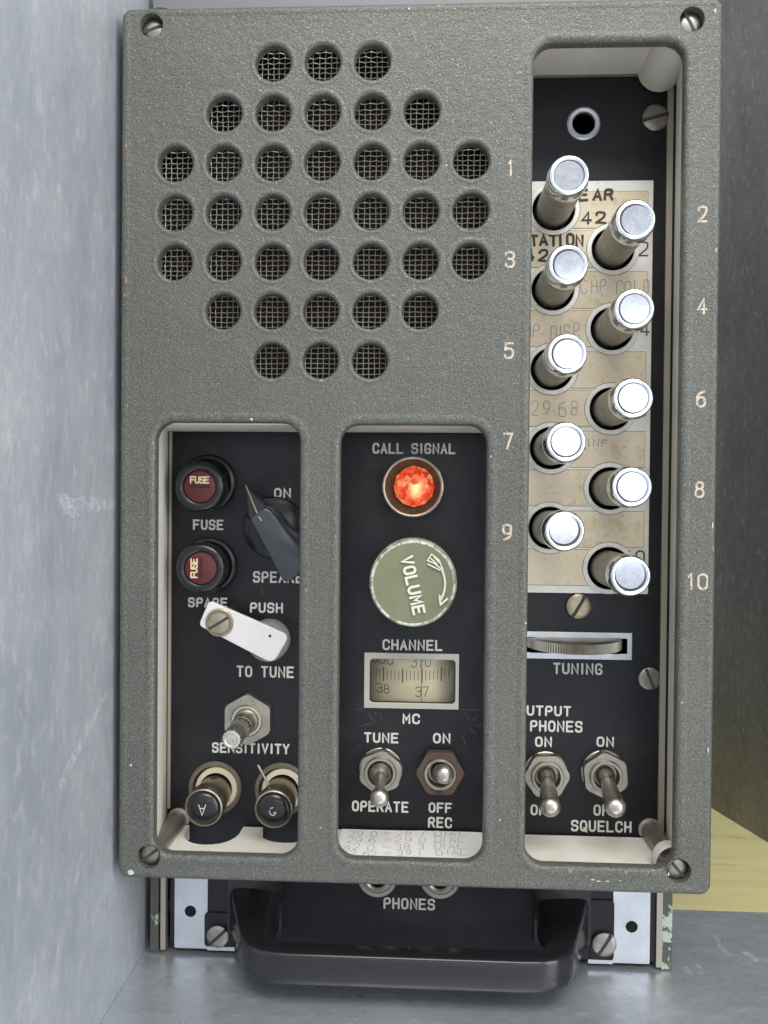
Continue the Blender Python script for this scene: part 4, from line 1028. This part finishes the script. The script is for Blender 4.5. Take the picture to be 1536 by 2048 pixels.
# engraved numerals
for tx, cx_, cy_ in (('1', 1021, 335), ('3', 1020, 519), ('5', 1018, 701), ('7', 1016, 882), ('9', 1014, 1064), ('2', 1405, 428), ('4', 1404, 612), ('6', 1402, 798), ('8', 1399, 979)):
    w_ = 10 if tx == '1' else 20
    word(tx, cx_ - w_ / 2, cy_ - 17, cx_ + w_ / 2, cy_ + 17, 0, cover, num_m, .62, 'numeral')
word('10', 1373, 1146, 1417, 1180, 0, cover, num_m, .62, 'numeral', gap=2.2)

# paint chips on the cover face and edges
def chips(name, spots, m, Y=0):
    mb = MB(); o0 = P(840, 900, Y)
    for px, py, w, h in spots:
        c_ = P(px, py, Y) - o0; n = 9
        pts = [(c_.x + math.cos(2 * math.pi * i / n) * w * .0675 * random.uniform(.55, 1.1), c_.z + math.sin(2 * math.pi * i / n) * h * .0675 * random.uniform(.55, 1.1)) for i in range(n)]
        mb.add([(x, -.15, z) for x, z in pts], [tuple(range(n))])
    o = mesh_obj(name, mb.mesh(name, m), cover, o0); o['kind'] = 'stuff'
chips('paint_chip', [(503, 837, 9, 10), (262, 1744, 16, 12), (893, 331, 4, 5), (818, 18, 4, 5), (297, 1405, 3, 9), (298, 1558, 4, 9), (296, 1578, 3, 7), (1052, 1246, 5, 5),
    (609, 1165, 5, 7), (470, 1725, 5, 7), (1416, 1500, 3, 12), (262, 1530, 6, 6), (1185, 1759, 10, 3), (1198, 1762, 12, 3), (1215, 1762, 9, 3), (1337, 1748, 5, 9), (641, 1655, 4, 4), (668, 1140, 4, 6),
    (667, 1300, 3, 5), (1430, 22, 5, 8), (1432, 500, 3, 9), (1425, 1050, 3, 14), (1240, 1761, 5, 3), (982, 913, 4, 7), (985, 905, 3, 5), (610, 1140, 4, 8), (1000, 1640, 4, 4)], mat('pale_chip', (.46, .50, .42), .6))
chips('primer_chip', [(253, 560, 5, 20), (250, 590, 4, 12), (253, 292, 6, 10), (1140, 1741, 9, 12), (1252, 1743, 8, 9), (1364, 1405, 8, 8), (1426, 1098, 4, 14), (612, 1180, 6, 9), (255, 812, 4, 8)], mat('primer_red', (.34, .17, .12), .6), -.12)

# woven wire grille behind the holes
mb = MB(); cxg, czg = gx0 + 40, gz0 - 39.9; RG = 53.0
def wire(path, r=.118):
    k = len(mb.v); n = len(path)
    for i, (p, ax) in enumerate(path):
        for q in ((r, 0), (0, r), (-r, 0), (0, -r)):
            mb.v.append((p[0] + q[0], p[1] + q[1], p[2]) if ax else (p[0], p[1] + q[1], p[2] + q[0]))
    for i in range(n - 1): mb.f += [(k + 4 * i + j_, k + 4 * i + (j_ + 1) % 4, k + 4 * i + 4 + (j_ + 1) % 4, k + 4 * i + 4 + j_) for j_ in range(4)]
pxw, pzw = 1.58, 1.42; nx, nz = int(RG / pxw), int(RG / pzw)
for i in range(-nx, nx + 1):
    x = i * pxw; half = math.sqrt(max(RG ** 2 - x * x, 0)); m0 = int(half / pzw); ph = random.uniform(-.12, .12); path = []
    for j_ in range(-2 * m0, 2 * m0 + 1):
        z = j_ * pzw / 2; s = math.cos(math.pi * (j_ / 2 + i)); path.append(((x + ph + .08 * math.sin(z * .3 + i), .36 * s, z), 1))
    if len(path) > 2: wire(path)
for j_ in range(-nz, nz + 1):
    z = j_ * pzw; half = math.sqrt(max(RG ** 2 - z * z, 0)); m0 = int(half / pxw); ph = random.uniform(-.12, .12); path = []
    for i in range(-2 * m0, 2 * m0 + 1):
        x = i * pxw / 2; s = -math.cos(math.pi * (i / 2 + j_)); path.append(((x, .36 * s, z + ph + .08 * math.sin(x * .3 + j_)), 0))
    if len(path) > 2: wire(path)
gr = mesh_obj('wire_grille', mb.mesh('wire_grille', wire_m, 60), cover, (cxg, 4.6, czg)); gr['kind'] = 'stuff'
mesh_obj('speaker_cloth', lathe('speaker_cloth', [(55, -.8), (55, 0), (30, -1.2), (0, -2.0)], cloth_m, 48), cover, (cxg, 11.0, czg))

# ================================================================== PAPER NOTE on the ledge inside the middle window
nz_ = LZ + .35
na, nb_ = PZ(687, 1653, nz_), PZ(961, 1665, nz_)
nt0 = P(690, 1708, 3.9).x
yb = 26.6; yf = 4.2
no = Vector(((na.x + nb_.x) / 2, (yb + yf) / 2, nz_)); hwn = (nb_.x - na.x) / 2 + .3
vs = []; fs = []; NX = 16; NY = 6
for j_ in range(NY + 1):
    for i in range(NX + 1):
        u_, w_ = -1 + 2 * i / NX, -1 + 2 * j_ / NY
        vs.append((u_ * hwn, w_ * (yb - yf) / 2, .10 * math.sin(u_ * 2.5) + .05))
fs = [(j_ * (NX + 1) + i, j_ * (NX + 1) + i + 1, (j_ + 1) * (NX + 1) + i + 1, (j_ + 1) * (NX + 1) + i) for j_ in range(NY) for i in range(NX)]
k = len(vs); vs += [(x, y, z - .1) for x, y, z in vs]; fs += [tuple(reversed([q_ + k for q_ in f])) for f in fs]
note = mesh_obj('paper_note', mk('paper_note', vs, fs, note_m, 60), None, no)
note['label'] = 'white slip with handwritten dial numbers lying on the cream ledge of the middle window'; note['category'] = 'paper note'
t = TextMesh()
for y0, y1, segs in ((1660, 1670, (('29.0', 697, 752), ('=', 766, 780), ('28.7', 793, 850), ('DIAL', 870, 932))),
                     (1672, 1683, (('29.6', 692, 752), ('=', 770, 786), ('29.0', 790, 850), ('DIAL', 869, 931))),
                     (1686, 1697, (('42.0', 688, 747), ('=', 764, 782), ('38.3', 790, 847), ('DIAL', 868, 928))),
                     (1699, 1709, (('42.62', 684, 752), ('=', 766, 782), ('39.1', 795, 842), ('DIAL', 872, 936)))):
    for tx, x0, x1 in segs:
        a_, b_, c2 = PZ(x0, y1, nz_ + .3), PZ(x1, y1, nz_ + .3), PZ((x0 + x1) / 2, y0, nz_ + .3)
        t.text(tx, Vector((a_.x, a_.y, nz_ + .38)) - no, XU, Vector((0, 1, 0)), ZU, b_.x - a_.x, c2.y - a_.y, .20, 2.0, .5)
for v in range(len(t.mb.v)):
    x, y, z = t.mb.v[v]; u_, w_ = x / hwn, y / ((yb - yf) / 2)
    t.mb.v[v] = (x, y, .10 * math.sin(u_ * 2.5) + .10)
mesh_obj('handwriting', t.mesh('handwriting', penink), note, no)
